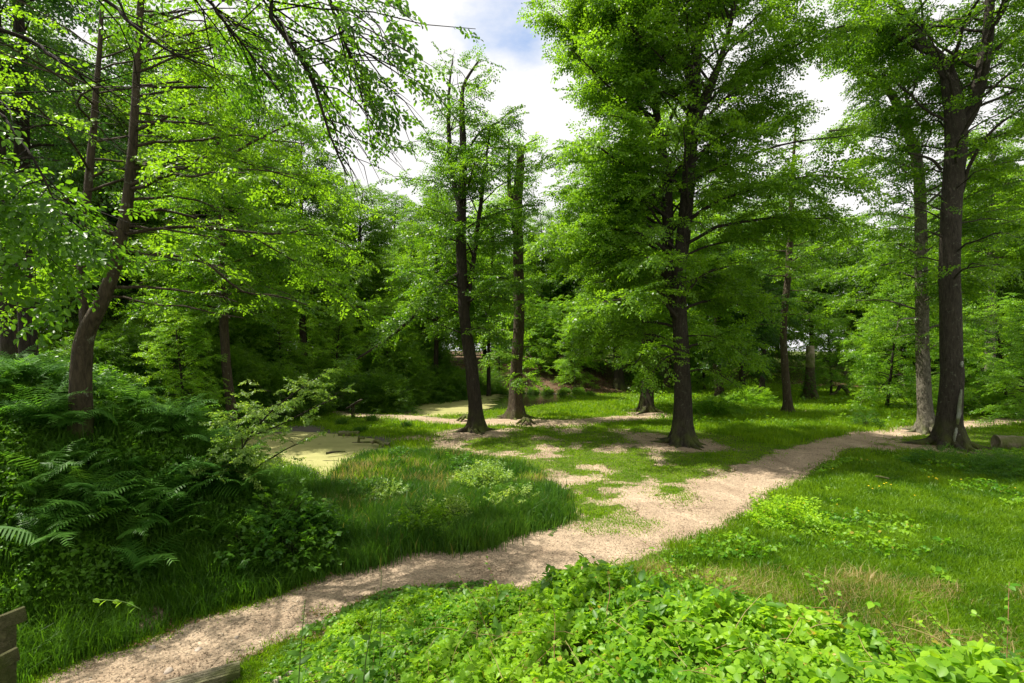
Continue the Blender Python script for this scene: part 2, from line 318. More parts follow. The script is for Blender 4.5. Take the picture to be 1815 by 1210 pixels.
def groundmat():
    m, t = newmat('ground'); lk = t.links.new
    tcn = N(t, 'ShaderNodeTexCoord'); at = N(t, 'ShaderNodeAttribute', attribute_name='zone')
    sc = N(t, 'ShaderNodeSeparateColor'); lk(at.outputs['Color'], sc.inputs[0])
    dcol, hf = dirt_nodes(t, tcn)
    n3 = N(t, 'ShaderNodeTexNoise', {'Scale': 5.0, 'Detail': 8.0, 'Roughness': .7}); lk(tcn.outputs['Object'], n3.inputs['Vector'])
    g = N(t, 'ShaderNodeValToRGB'); e = g.color_ramp.elements; e[0].position = .35; e[0].color = (.045, .06, .015, 1); e[1].position = .7; e[1].color = (.13, .17, .03, 1)
    lk(n3.outputs['Fac'], g.inputs[0])
    def masked(a, b, ch, lo=.28, hi=.72):
        ad = N(t, 'ShaderNodeMath', operation='ADD'); lk(sc.outputs[ch], ad.inputs[0])
        mm = N(t, 'ShaderNodeMapRange', {'From Min': .3, 'From Max': .7, 'To Min': -.32, 'To Max': .32}); lk(n3.outputs['Fac'], mm.inputs['Value']); lk(mm.outputs[0], ad.inputs[1])
        r = N(t, 'ShaderNodeMapRange', {'From Min': lo, 'From Max': hi}); lk(ad.outputs[0], r.inputs['Value'])
        x = N(t, 'ShaderNodeMix', data_type='RGBA'); lk(r.outputs[0], x.inputs['Factor']); lk(a, x.inputs['A'])
        if isinstance(b, tuple): x.inputs['B'].default_value = b
        else: lk(b, x.inputs['B'])
        return x.outputs['Result']
    lit = N(t, 'ShaderNodeValToRGB'); e = lit.color_ramp.elements; e[0].position = .35; e[0].color = (.045, .03, .018, 1); e[1].position = .7; e[1].color = (.20, .13, .08, 1); lk(hf, lit.inputs[0])
    c = masked(g.outputs[0], lit.outputs[0], 1); c = masked(c, dcol, 0); c = masked(c, (.10, .09, .075, 1), 2)
    b = N(t, 'ShaderNodeBsdfPrincipled', {'Roughness': .95, 'Specular IOR Level': .1}); lk(c, b.inputs['Base Color'])
    bp = N(t, 'ShaderNodeBump', {'Strength': .9, 'Distance': .04}); lk(hf, bp.inputs['Height']); lk(bp.outputs[0], b.inputs['Normal'])
    o = N(t, 'ShaderNodeOutputMaterial'); lk(b.outputs[0], o.inputs['Surface']); return m
def pathmat():
    m, t = newmat('path'); lk = t.links.new; tcn = N(t, 'ShaderNodeTexCoord'); dcol, hf = dirt_nodes(t, tcn)
    b = N(t, 'ShaderNodeBsdfPrincipled', {'Roughness': .95, 'Specular IOR Level': .1}); lk(dcol, b.inputs['Base Color'])
    bp = N(t, 'ShaderNodeBump', {'Strength': .9, 'Distance': .04}); lk(hf, bp.inputs['Height']); lk(bp.outputs[0], b.inputs['Normal'])
    o = N(t, 'ShaderNodeOutputMaterial'); lk(b.outputs[0], o.inputs['Surface']); return m
def watermat(name, cover, edge=None):
    m, t = newmat(name); lk = t.links.new; tcn = N(t, 'ShaderNodeTexCoord')
    n1 = N(t, 'ShaderNodeTexNoise', {'Scale': .7, 'Detail': 6.0, 'Roughness': .6}); mp = N(t, 'ShaderNodeMapping', {'Scale': (1, 2.2, 1)}); lk(tcn.outputs['Object'], mp.inputs[0]); lk(mp.outputs[0], n1.inputs['Vector'])
    n2 = N(t, 'ShaderNodeTexNoise', {'Scale': 30.0, 'Detail': 4.0}); lk(tcn.outputs['Object'], n2.inputs['Vector'])
    wr = N(t, 'ShaderNodeValToRGB'); e = wr.color_ramp.elements; e[0].position = .3; e[0].color = (.20, .20, .06, 1); e[1].position = .7; e[1].color = (.37, .35, .14, 1)
    av = N(t, 'ShaderNodeMix', {'Factor': .4}, data_type='FLOAT'); lk(n1.outputs['Fac'], av.inputs['A']); lk(n2.outputs['Fac'], av.inputs['B']); lk(av.outputs['Result'], wr.inputs[0])
    weed = N(t, 'ShaderNodeBsdfPrincipled', {'Roughness': .5, 'Specular IOR Level': .4}); lk(wr.outputs[0], weed.inputs['Base Color'])
    wat = N(t, 'ShaderNodeBsdfPrincipled', {'Base Color': (.010, .012, .006, 1), 'Roughness': .06, 'Specular IOR Level': .5})
    bp = N(t, 'ShaderNodeBump', {'Strength': .12, 'Distance': .02}); lk(n2.outputs['Fac'], bp.inputs['Height']); lk(bp.outputs[0], wat.inputs['Normal'])
    ms = N(t, 'ShaderNodeMixShader'); lk(wat.outputs[0], ms.inputs[1]); lk(weed.outputs[0], ms.inputs[2])
    if edge is None:
        r = N(t, 'ShaderNodeMapRange', {'From Min': cover-.03, 'From Max': cover+.03, 'To Min': 1, 'To Max': 0}); lk(n1.outputs['Fac'], r.inputs['Value']); lk(r.outputs[0], ms.inputs[0])
    else:
        sx = N(t, 'ShaderNodeSeparateXYZ'); lk(tcn.outputs['Object'], sx.inputs[0])
        a = N(t, 'ShaderNodeMath', {1: edge[1]}, operation='MULTIPLY'); lk(sx.outputs['Y'], a.inputs[0])
        s = N(t, 'ShaderNodeMath', operation='ADD'); lk(sx.outputs['X'], s.inputs[0]); lk(a.outputs[0], s.inputs[1])
        n4 = N(t, 'ShaderNodeMath', {1: 5.0}, operation='MULTIPLY'); lk(n1.outputs['Fac'], n4.inputs[0])
        s2 = N(t, 'ShaderNodeMath', operation='ADD'); lk(s.outputs[0], s2.inputs[0]); lk(n4.outputs[0], s2.inputs[1])
        r = N(t, 'ShaderNodeMapRange', {'From Min': edge[0]-.25, 'From Max': edge[0]+.25, 'To Min': 1, 'To Max': 0}); lk(s2.outputs[0], r.inputs['Value']); lk(r.outputs[0], ms.inputs[0])
    o = N(t, 'ShaderNodeOutputMaterial'); lk(ms.outputs[0], o.inputs['Surface']); return m

# ------------------------------------------------------------------ ground, path, water
def warp(n, lo, mid, hi):
    pass
ys = np.concatenate([np.arange(-12, 4, .5), np.arange(4, 14, .11), np.arange(14, 30, .2), np.arange(30, 60, .45), 60*1.10**np.arange(0, 24)])
xs_p = np.concatenate([np.arange(0, 9, .13), np.arange(9, 24, .28), np.arange(24, 50, .8), 50*1.12**np.arange(0, 20)])
xs = np.concatenate([-xs_p[:0:-1], xs_p])
def grid_mesh(name, xs, ys, mats, off=0., keep=None):
    X, Y = np.meshgrid(xs, ys); Z = H(X, Y)+off
    V = np.stack([X, Y, Z], -1).reshape(-1, 3); nx = len(xs)
    i = (np.arange(len(ys)-1)[:, None]*nx+np.arange(nx-1)[None]).ravel()
    Fq = np.stack([i, i+1, i+nx+1, i+nx], -1)
    if keep is not None:
        Fq = Fq[keep(V[Fq].mean(1))]; u, inv = np.unique(Fq, return_inverse=True); V = V[u]; Fq = inv.reshape(-1, 4)
    return mesh_np(name, V, [Fq], mats, smooth=True), V
gm, GV = grid_mesh('ground', xs, ys, [groundmat()])
zc = np.zeros((len(GV), 4), np.float32); zc[:, 3] = 1
zc[:, 0] = dirtmask(GV[:, 0], GV[:, 1]); zc[:, 1] = litter(GV[:, 0], GV[:, 1])
zc[:, 2] = np.maximum(sstep(-.3, .3, sdist(GV[:, 0], GV[:, 1], MUD)), sstep(-.5, .0, sdist(GV[:, 0], GV[:, 1], POND2)))
ca = gm.attributes.new('zone', 'FLOAT_COLOR', 'POINT'); ca.data.foreach_set('color', zc.ravel())
tag(link('ground', gm), kind='structure')
pm, _ = grid_mesh('path', np.arange(-9, 24, .13), np.arange(5.5, 46, .13), [pathmat()], .006,
                  lambda c: np.minimum(pdist(c[:, 0], c[:, 1], MAIN), pdist(c[:, 0], c[:, 1], FARP)) < -.22+.35*(fbm(c[:, 0]*1.1, c[:, 1]*1.1, 21, 5)-.5))
tag(link('path', pm), kind='structure')
def water(name, poly, mat, z, grow):
    p = np.array(poly); c = p.mean(0); d = p-c; p = p+d/np.linalg.norm(d, axis=1, keepdims=True)*grow
    q = crom(np.vstack([p, p[:1]]), len(p)*6)[:-1]
    V = np.column_stack([q, np.full(len(q), z)]); V = np.vstack([V, [c[0], c[1], z]])
    n = len(q); Fc = np.stack([np.arange(n), (np.arange(n)+1) % n, np.full(n, n)], -1)
    return tag(link(name, mesh_np(name, V, [Fc], [mat])), kind='structure')
water('pond_water', POND1, watermat('weed_water', .66), -.06, .25)
water('pond_water', POND2, watermat('dark_water', 0, (-1.0, -.05)), -.06, .3)

# ------------------------------------------------------------------ leaf templates
def spray_template(r, n_side=5, leaf=.085, length=.85, lw=.58, six=False, droop=.16):
    """a flat fan of twigs with two ranks of leaves"""
    pos = []; az = []; ln = []
    def twig(x0, y0, a, l, k):
        for i in range(k):
            t = (i+.6)/k; px = x0+math.cos(a)*l*t; py = y0+math.sin(a)*l*t
            s = 1 if i % 2 else -1
            pos.append((px, py)); az.append(a+s*(.85+r.normal()*.18)*(1-.5*(i == k-1))); ln.append(leaf*(.8+.4*r.random()))
    twig(0, 0, 0, length, 11)
    for j in range(n_side):
        t = .12+.75*j/n_side; s = 1 if j % 2 else -1
        twig(length*t, 0, s*(.75+.2*r.random()), length*.55*(1-t*.5), 6)
    pos = np.array(pos); az = np.array(az); ln = np.array(ln); n = len(ln)
    t = np.column_stack([pos, -droop*(pos**2).sum(1)+r.normal(0, .012, n)])
    M = basis(az, r.normal(-.32, .36, n), r.normal(0, .55, n), ln)
    TV, TF = LEAF6 if six else LEAF4
    TV = TV.copy(); TV[:, 1] *= lw/.6
    V, Fc = place(TV, TF, M, t)
    return V, Fc
LEAF4 = (np.array([[0, 0, 0], [.45, -.3, .07], [1, 0, -.06], [.45, .3, .07]]), np.array([[0, 1, 2, 3]]))
LEAF6 = (np.array([[0, 0, 0], [.32, -.29, .07], [.70, -.23, .05], [1, 0, -.08], [.70, .23, .05], [.32, .29, .07], [.35, 0, 0], [.7, 0, -.02]]),
         np.array([[0, 1, 2, 7], [2, 3, 4, 7], [0, 7, 4, 5]])) 
LEAF6 = (LEAF6[0][:6], np.array([[0, 1, 2, 3], [0, 3, 4, 5]]))
def build_crown(r, pos, az, el, roll, sc, mats, variants, name='crown', sub=None):
    acc = Acc(); k = r.integers(0, len(variants), len(pos))
    for i, (TV, TF) in enumerate(variants):
        s = k == i
        if s.any():
            V, Fc = place(TV, TF, basis(az[s], el[s], roll[s], sc[s]), pos[s]); acc.add(V, Fc)
    return acc.mesh(name, mats)
def variants(seed, k=5, **kw):
    r = np.random.default_rng(seed); return [spray_template(r, **kw) for _ in range(k)]

# ------------------------------------------------------------------ trees
def interp_rows(Pts, par, t):
    """Pts (B,P,3) sampled at parent index par, parameter t -> point, tangent"""
    n = Pts.shape[1]-1; u = np.clip(t*n, 0, n-1e-6); k = u.astype(int); f = (u-k)[:, None]
    a = Pts[par, k]; b = Pts[par, k+1]; return a+(b-a)*f, (b-a)/(np.linalg.norm(b-a, axis=1, keepdims=True)+1e-9)
def curve_paths(r, start, az, e0, e1, Ln, n, wig=.12):
    s = np.linspace(0, 1, n); B = len(az)
    el = e0[:, None]+(e1-e0)[:, None]*s[None]+r.normal(0, wig*.7, (B, n))
    a = az[:, None]+np.cumsum(r.normal(0, wig, (B, n)), 1)
    st = (Ln/(n-1))[:, None]
    d = np.stack([np.cos(a)*np.cos(el), np.sin(a)*np.cos(el), np.sin(el)], -1)*st[..., None]
    p = np.concatenate([np.zeros((B, 1, 3)), np.cumsum(d[:, :-1], 1)], 1)+start[:, None, :]
    return p
def tree(base, stems, prof, nprim, name='beech_tree', label='', cat='tree', group=None, limbs=(), bark=None, leafm=None, seed=1,
         z0=3., e_lo=.0, e_hi=.9, droop=-.35, nsec=9, nspr=4, spray_sc=1., var=None, flare=1., roots=0, az_fn=None, extra=None, gap=.0, keep=None, sec_k=.42, limb_density=1.):
    """stems: list of rows (x,y,z,radius) in world; prof(z)-> branch length; base point on the ground"""
    r = np.random.default_rng(seed); base = np.asarray(base, float)
    root = thing(name, tuple(base), label, cat, group)
    acc = Acc(); st = []
    for q in stems:
        q = crom(q, 34); st.append(q)
        n = len(q); w = np.cumsum(r.normal(0, .012, (n, 2)), 0); w -= np.linspace(0, 1, n)[:, None]*w[-1]; q[:, :2] += w*(q[:, 3:4]/.3+.3)
        ph = r.random()*6; kf = r.integers(5, 8)
        def shp(Pt, th):
            z = Pt[..., 2]-base[2]; f = np.exp(-np.clip(z, 0, 50)/.42)
            lump = 1+.035*np.sin(3*th[None, None]+Pt[..., 2:3]*.9+ph)+.025*np.sin(5*th[None, None]-Pt[..., 2:3]*1.7)
            return lump*(1+flare*f[..., None]*(.75+.55*np.cos(kf*th[None, None]+ph)))
        V, Fq = tubes(q[None, :, :3]-base, q[None, :, 3], 20 if q[0, 3] > .12 else 8, lambda Pt, th: shp(Pt+base, th)); acc.add(V, Fq)
    for k in range(roots):
        a = 2*np.pi*(k+r.random()*.6)/roots; R0 = stems[0][0][3]; Ln = (1.1+1.3*r.random())*max(R0/.4, .7)**.5
        s = np.linspace(0, 1, 9); x = base[0]+np.cos(a+s*r.normal()*.5)*(R0*.8+Ln*s); y = base[1]+np.sin(a+s*r.normal()*.5)*(R0*.8+Ln*s)
        z = H(x, y)+.36*(R0/.4)**.5*np.exp(-s*5.5)-.03-.12*s*s; rd = R0**.7*(.22*(1-s)**.9+.03)
        V, Fq = tubes((np.stack([x, y, z], -1)-base)[None], rd[None], 8); acc.add(V, Fq)
    # primary branches
    PP = []; PR = []
    tot = nprim; zs = [q[:, 2] for q in st]
    topz = max(z.max() for z in zs)
    w = np.array([max(z.max()-max(z.min(), z0), .01) for z in zs]); cnt = np.maximum((tot*w/w.sum()).astype(int), 2) if nprim else np.zeros(len(w), int)
    ga = r.random()*6
    for q, c in zip(st, cnt):
        if not c: continue
        zlo = max(q[:, 2].min(), z0); zz = zlo+(q[:, 2].max()-zlo)*(np.arange(c)+r.random(c)*.8)/c
        p = np.stack([np.interp(zz, q[:, 2], q[:, k]) for k in range(4)], -1)
        az = ga+np.arange(c)*2.399+r.normal(0, .35, c)
        if az_fn is not None: az = az_fn(r, az, zz)
        Ln = np.array([prof(z) for z in zz])*r.uniform(.5, 1.18, c)
        hf = np.clip((zz-z0)/(topz-z0+1e-6), 0, 1)
        e0 = e_lo+(e_hi-e_lo)*hf+r.normal(0, .15, c); e1 = e0+droop*(1-hf*.5)+r.normal(0, .1, c)
        PP.append(curve_paths(r, p[:, :3], az, e0, e1, Ln, 9, .15))
        r0 = np.minimum(p[:, 3]*.42, .012+Ln*.011)
        PR.append(r0[:, None]*np.linspace(1, .22, 9)[None])
    nl = 0
    for lb in limbs:                 # branches seen in the photo: rows (x,y,z,r)
        q = crom(lb, 15)[None]; V, Fq = tubes(q[..., :3]-base, q[..., 3], 8); acc.add(V, Fq)
        PP.append(crom(lb, 9)[None, :, :3]); PR.append(None); nl += 1
    allP = np.concatenate(PP); lens = np.linalg.norm(np.diff(allP, axis=1), axis=2).sum(1); B = len(allP)
    nB = B-nl
    if nB: V, Fq = tubes(allP[:nB]-base, np.concatenate([x for x in PR if x is not None]), 5); acc.add(V, Fq)
    # secondary branches
    kk = np.maximum((nsec*np.clip(lens/4., .35, 2.2)).astype(int), 2)
    if nl: kk[nB:] = (kk[nB:]*1.5*limb_density).astype(int)
    par = np.repeat(np.arange(B), kk); idx = np.concatenate([np.arange(k) for k in kk])
    t = np.clip(.16+.84*(idx+r.random(len(idx))*.9)/np.repeat(kk, kk), 0, .995)
    s0, tg = interp_rows(allP, par, t)
    paz = np.arctan2(tg[:, 1], tg[:, 0]); pel = np.arcsin(np.clip(tg[:, 2], -1, 1))
    sd_ = np.where(idx % 2 == 0, 1, -1)
    az = paz+sd_*r.uniform(.45, 1.15, len(idx)); Ln = np.clip(lens[par]*sec_k*(1.15-t), .35, 2.4)*r.uniform(.7, 1.2, len(idx))
    el = pel*.5+r.normal(0, .18, len(idx)); SP = curve_paths(r, s0, az, el+.1, el-.4+r.normal(0, .2, len(idx)), Ln, 5, .14)
    if gap > 0:
        mid = SP[:, 2]; kp = (fbm(mid[:, 0]*.45+mid[:, 1]*.3, mid[:, 2]*.6+seed*7, seed) > gap-.02) | (r.random(len(mid)) < .22); SP, Ln, par, idx = SP[kp], Ln[kp], par[kp], idx[kp]
    r1 = .004+Ln*.0045; V, Fq = tubes(SP-base, r1[:, None]*np.linspace(1, .3, 5)[None], 3); acc.add(V, Fq)
    # sprays of leaves
    ks = np.maximum(np.round(nspr*Ln/1.1).astype(int), 1); par2 = np.repeat(np.arange(len(Ln)), ks); id2 = np.concatenate([np.arange(k) for k in ks])
    t2 = np.clip((id2+.3+.7*r.random(len(id2)))/np.repeat(ks, ks), .05, .98)
    q0, tg2 = interp_rows(SP, par2, t2)
    a2 = np.arctan2(tg2[:, 1], tg2[:, 0])+np.where(id2 % 2, 1, -1)*r.uniform(0, .8, len(id2))
    e2 = np.arcsin(np.clip(tg2[:, 2], -1, 1))*.6+r.normal(-.08, .30, len(id2))
    keepm = np.ones(len(id2), bool)
    if gap > 0: keepm &= fbm(q0[:, 0]*.45+q0[:, 1]*.3, q0[:, 2]*.6+seed*7, seed) > gap
    if keep is not None: keepm &= r.random(len(q0)) < keep(q0)
    q0, a2, e2 = q0[keepm], a2[keepm], e2[keepm]; n = len(a2)
    sc = r.uniform(.7, 1.15, n)*spray_sc
    me = build_crown(r, q0-base, a2, e2, r.normal(0, .42, n), sc, [leafm or M_BEECH], var or V_BEECH)
    link('trunk', acc.mesh('trunk', [bark or M_BARK], True), root)
    link('crown', me, root)
    return root
V_BEECH = variants(1, leaf=.118, lw=.64)
V_FINE = variants(2, leaf=.085, n_side=6)
V_NEAR = variants(3, leaf=.085, length=.55, six=True, n_side=4)
V_FAR = variants(4, k=4, leaf=.20, length=1.5, n_side=4)
V_MED = variants(5, k=5, leaf=.13, length=1.0, n_side=5)
def lin(*kv):
    z = [a for a, b in kv]; v = [b for a, b in kv]; return lambda q: float(np.interp(q, z, v))
def stem(Y, rows, top=None):
    """rows: (px, py, width_px[, dY])"""
    o = []
    for q in rows:
        yy = Y+(q[3] if len(q) > 3 else 0); x, y, z = P(q[0], q[1], yy); o.append((x, y, z, q[2]/2/F*yy*yy/math.hypot(x, yy)))
    return o
def grounded(Y, px, rows):
    """put the first row on the ground"""
    x = (px-CX)/F*Y; z = float(H(x, Y)); s = stem(Y, rows)
    w = s[0][3]; s.insert(0, (x, Y, z-.12, w*1.05)); return (x, Y, z), s

# --- the big beech in the middle
b, s = grounded(21.6, 1210, [(1208, 730, 33), (1205, 620, 28), (1202, 500, 26), (1215, 380, 25), (1225, 250, 23), (1232, 120, 20, .3), (1240, 0, 15, .4), (1250, -120, 6, .4)])
s2 = stem(21.6, [(1198, 560, 22), (1186, 470, 22, .3), (1184, 380, 20, .5), (1180, 300, 16, .6), (1160, 180, 12, .6), (1140, 60, 8, .5), (1120, -50, 4, .2)])
s3 = stem(21.6, [(1225, 240, 14), (1262, 150, 13, -.5), (1290, 60, 9, -.8), (1320, -60, 4, -1)])
tree(b, [s, s2, s3], lin((2.5, 4.2), (5, 5.6), (9, 6.2), (15, 6.4), (19, 5.8), (23, 2.5)), 135, label='big beech with the widest crown in the middle of the clearing, flared roots', z0=2.9,
     e_lo=.45, e_hi=1.15, droop=-1.15, nsec=13, nspr=6, seed=11, keep=lambda q: np.where(q[:, 2] > 20, .3, 1)*np.where((np.abs(q[:, 0]-6.9) < 1.3) & (q[:, 1] < 21.8), .22, 1), roots=9, bark=M_BARK, gap=.30,
     az_fn=lambda r, a, z: np.where(r.random(len(a)) < .35, r.normal(np.pi, .7, len(a)), a))
# --- the taller of the two slim trees by the far pond
b, s = grounded(24.6, 842, [(843, 735, 24), (838, 660, 23), (826, 580, 20), (820, 480, 19), (819, 380, 17), (822, 280, 13), (820, 200, 10), (822, 150, 6), (850, 105, 3)])
s2 = stem(24.6, [(819, 390, 9), (800, 300, 9, .2), (795, 220, 7, .3), (797, 150, 4, .3), (803, 100, 2, .3)])
s3 = stem(24.6, [(826, 560, 9), (842, 440, 8, .4), (852, 360, 7, .5), (860, 290, 5, .5), (868, 230, 3, .5)])
lm = [stem(24.6, [(824, 480, 8), (790, 500, 8, -.3), (745, 548, 7, -.8), (700, 590, 6, -1), (650, 625, 4, -1.2), (600, 655, 2, -1.3)]),
      stem(24.6, [(822, 280, 5), (850, 235, 4), (885, 215, 3), (905, 195, 1.5)])]
tree(b, [s, s2, s3], lin((3, 3.3), (7, 3.4), (10, 3.4), (13, 2.6), (16, 1.6), (18.5, .7)), 74, label='slim dark tree beside the far path, left of the pair by the far pond', limbs=lm, z0=4.2,
     e_lo=.4, e_hi=1.05, droop=-1.0, nsec=11, nspr=5, seed=12, roots=6, bark=M_BARKD, gap=.33)
# --- broken-topped tree
b, s = grounded(29.6, 912, [(912, 705, 24), (914, 620, 20), (917, 520, 19), (916, 420, 18), (917, 350, 17), (922, 290, 15), (922, 262, 12)])
s2 = stem(29.6, [(918, 400, 9), (905, 340, 8), (902, 290, 5), (902, 245, 3)])
lm = [stem(29.6, [(916, 420, 8), (900, 385, 7, -.3), (870, 378, 5, -.5), (840, 395, 2, -.6)]), stem(29.6, [(922, 275, 5), (935, 255, 4), (955, 245, 2)]), stem(29.6, [(902, 262, 4), (885, 248, 3), (872, 250, 2)])]
tree(b, [s, s2], lin((2, 3.2), (4.6, 3.0), (6, 1.0), (9, .7), (12, 1.6), (16.5, 1.6)), 40, label='straight tree with a broken pale top beside the far path, right of the pair', limbs=lm, z0=2.4,
     e_lo=.4, e_hi=.9, droop=-.9, nsec=12, nspr=6, seed=13, roots=6, bark=M_BARKB, leafm=M_BRIGHT, gap=.28)
# --- right foreground pair
b, s = grounded(21.0, 1682, [(1683, 720, 46), (1682, 600, 42), (1682, 450, 40), (1684, 330, 40), (1690, 240, 42), (1686, 160, 34), (1668, 110, 26, .3), (1630, 70, 20, .5), (1600, 20, 14, .6), (1560, -70, 7, .7)])
s2 = stem(21.0, [(1694, 240, 30), (1722, 190, 30, -.2), (1740, 120, 27, -.4), (1748, 60, 22, -.5), (1752, 0, 18, -.6), (1765, -110, 8, -.8)])
s3 = stem(21.0, [(1745, 60, 14, -.5), (1775, 20, 12, -.9), (1800, -40, 8, -1.2), (1830, -130, 4, -1.4)])
lm = [stem(21.0, [(1640, 90, 12, .3), (1590, 65, 10, 0), (1530, 50, 7, -.5), (1450, 70, 4, -1.)]),
      stem(21.0, [(1705, 340, 9), (1720, 290, 8, -.5), (1760, 230, 7, -1.2), (1815, 190, 4, -2)]),
      stem(21.0, [(1730, 160, 8, -.3), (1770, 152, 7, -.8), (1815, 160, 4, -1.5)]),
      stem(21.0, [(1668, 300, 7), (1650, 282, 6, -.4), (1610, 270, 3, -.8)])]
T12 = tree(b, [s, s2, s3], lin((4, 4.5), (8, 4.0), (12, 4.0), (16, 6.0), (20, 6.0), (24, 3)), 74, label='massive forked tree beside the main path, thickest trunk on the right', limbs=lm, z0=6.2,
     e_lo=.4, e_hi=1.0, droop=-.9, nsec=11, nspr=5, seed=14, keep=lambda q: np.where(q[:, 2] > 19, .5, 1)*np.where((np.abs(q[:, 0]*21/q[:, 1]-18.3) < 1.9) & (q[:, 1] < 21.6), .12, 1), roots=9, bark=M_BARK, gap=.27)
bb = np.array(b); M_SCAR = barkmat('bark_scar', (.22, .24, .20), (.50, .52, .46), .2, -1)
for rows in ([(1704, 690, 3), (1702, 710, 7), (1699, 735, 8), (1697, 752, 4)], [(1696, 758, 4), (1693, 772, 6), (1692, 782, 3)], [(1706, 640, 3), (1705, 645, 6), (1705, 650, 3)]):
    q = np.array([(*P(a_, c_, 20.42), w_/2/F*20.4*.8) for a_, c_, w_ in rows]); q = crom(q, 12); q[:, 0] += rng.normal(0, .012, 12); V, Fq = tubes(q[None, :, :3]-bb, q[None, :, 3], 8)
    link('bark_scar', mesh_np('bark_scar', V, [Fq], [M_SCAR], smooth=True), T12)
b, s = grounded(24.6, 1640, [(1641, 720, 28), (1638, 620, 26), (1636, 500, 25), (1634, 400, 23), (1630, 320, 22), (1618, 260, 20), (1600, 215, 18), (1580, 165, 15), (1540, 130, 9), (1500, 110, 4)])
s2 = stem(24.6, [(1606, 225, 8), (1608, 180, 7, .3), (1598, 140, 4, .3)])
lm = [stem(24.6, [(1600, 215, 9), (1560, 214, 8, -.3), (1520, 226, 6, -.6), (1470, 232, 4, -1)]), stem(24.6, [(1636, 470, 6), (1600, 465, 5, -.8), (1560, 470, 3, -1.4)])]
tree(b, [s, s2], lin((4, 3.2), (8, 3.6), (11, 4.2), (16, 4.2)), 58, label='pale grey tree curving left at the top, close behind the massive forked tree', limbs=lm, z0=3.8,
     e_lo=.35, e_hi=.9, droop=-.8, nsec=11, nspr=5, seed=15, keep=lambda q: np.where(q[:, 2] > 19, .5, 1)*np.where((np.abs(q[:, 0]*24.6/q[:, 1]-19.3) < 1.2) & (q[:, 1] < 25), .25, 1), roots=7, bark=M_BARKP, gap=.27)
# --- slim tree right of centre
b, s = grounded(31.5, 1397, [(1394, 690, 15), (1389, 600, 13), (1396, 500, 12), (1401, 420, 11), (1404, 330, 8), (1408, 260, 5), (1412, 190, 3)])
tree(b, [s], lin((5, 3), (9, 3.4), (14, 2.5), (18, 1)), 40, label='very slim bare-stemmed tree standing alone right of the big beech', z0=5.5, seed=16, bark=M_BARKB, roots=4, nsec=11, nspr=4, gap=.28, var=V_MED)
# --- forked leaning tree on the left bank
b, s = grounded(9.2, 142, [(146, 650, 41), (155, 590, 36), (180, 530, 29), (205, 460, 26), (222, 380, 23), (232, 300, 20), (238, 220, 17), (243, 120, 14), (250, 0, 13), (262, -160, 7)])
s2 = stem(9.2, [(150, 600, 20), (150, 560, 20, .1), (143, 500, 17, .2), (147, 430, 16, .3), (152, 350, 17, .4), (160, 260, 15, .5), (168, 170, 12, .5), (178, 60, 9, .6), (185, -100, 5, .6)])
lm = [stem(9.2, [(236, 300, 9), (270, 288, 8, .3), (340, 280, 7, .7), (400, 276, 6, 1.1), (450, 250, 5, 1.4), (515, 218, 3, 1.8)]),
      stem(9.2, [(232, 328, 8), (280, 308, 6, -.1), (330, 296, 5, -.2), (350, 282, 3, -.3)]),
      stem(9.2, [(222, 415, 8), (280, 405, 7, .5), (350, 402, 6, 1.1), (430, 410, 5, 1.7), (505, 414, 4, 2.2), (560, 398, 3, 2.6)]),
      stem(9.2, [(330, 440, 5, .5), (370, 468, 5, .8), (430, 516, 4, 1.2), (490, 524, 3, 1.5), (560, 545, 1.5, 2.)]),
      stem(9.2, [(240, 150, 7), (300, 155, 6, .5), (370, 155, 4, .8), (480, 165, 2, 1.3)]),
      stem(9.2, [(245, 90, 6), (310, 60, 5, .8), (400, 80, 4, 1.6), (520, 120, 2, 2.4)]),
      stem(9.2, [(430, 410, 3.5, 1.7), (500, 450, 3, 2.2), (580, 500, 2, 2.8), (640, 560, 1, 3.2)]),
      stem(9.2, [(505, 414, 3, 2.2), (580, 420, 3, 2.8), (640, 450, 1.5, 3.4)]),
      stem(9.2, [(400, 276, 4, 1.1), (470, 300, 3, 1.8), (560, 330, 2, 2.6), (650, 380, 1, 3.4)])]
tree(b, [s, s2], lin((3, 2.5), (5, 2.8), (8, 3.2), (12, 3.0), (14, 1.4)), 60, label='forked leaning tree with lichen bark on the left bank', limbs=lm, z0=5.0,
     e_lo=.1, e_hi=.6, droop=-.35, nsec=13, nspr=5, seed=17, bark=M_BARKB, leafm=M_BEECH, var=V_NEAR, spray_sc=.95, gap=.30, keep=lambda q: np.where((np.abs(q[:, 0]/q[:, 1]+.78) < .06) & (q[:, 1] < 9.2), .2, 1)*np.where((q[:, 2] > 4) & (np.abs(q[:, 0]+.535*(q[:, 2]-2.4)+4.7) < 1.6) & (np.abs(q[:, 1]-.144*(q[:, 2]-2.4)-9.9) < 1.2), .3, 1)*np.where(q[:, 2] > 10.8, .3, 1)*np.where((q[:, 2] > 4) & (q[:, 0]+.535*q[:, 2] > -4.4) & (q[:, 1]-.144*q[:, 2] < 9.8), .4, 1), sec_k=.40, flare=.35,
     az_fn=lambda r, a, z: np.where(r.random(len(a)) < .45, r.normal(.4, .6, len(a)), a), limb_density=1.5)
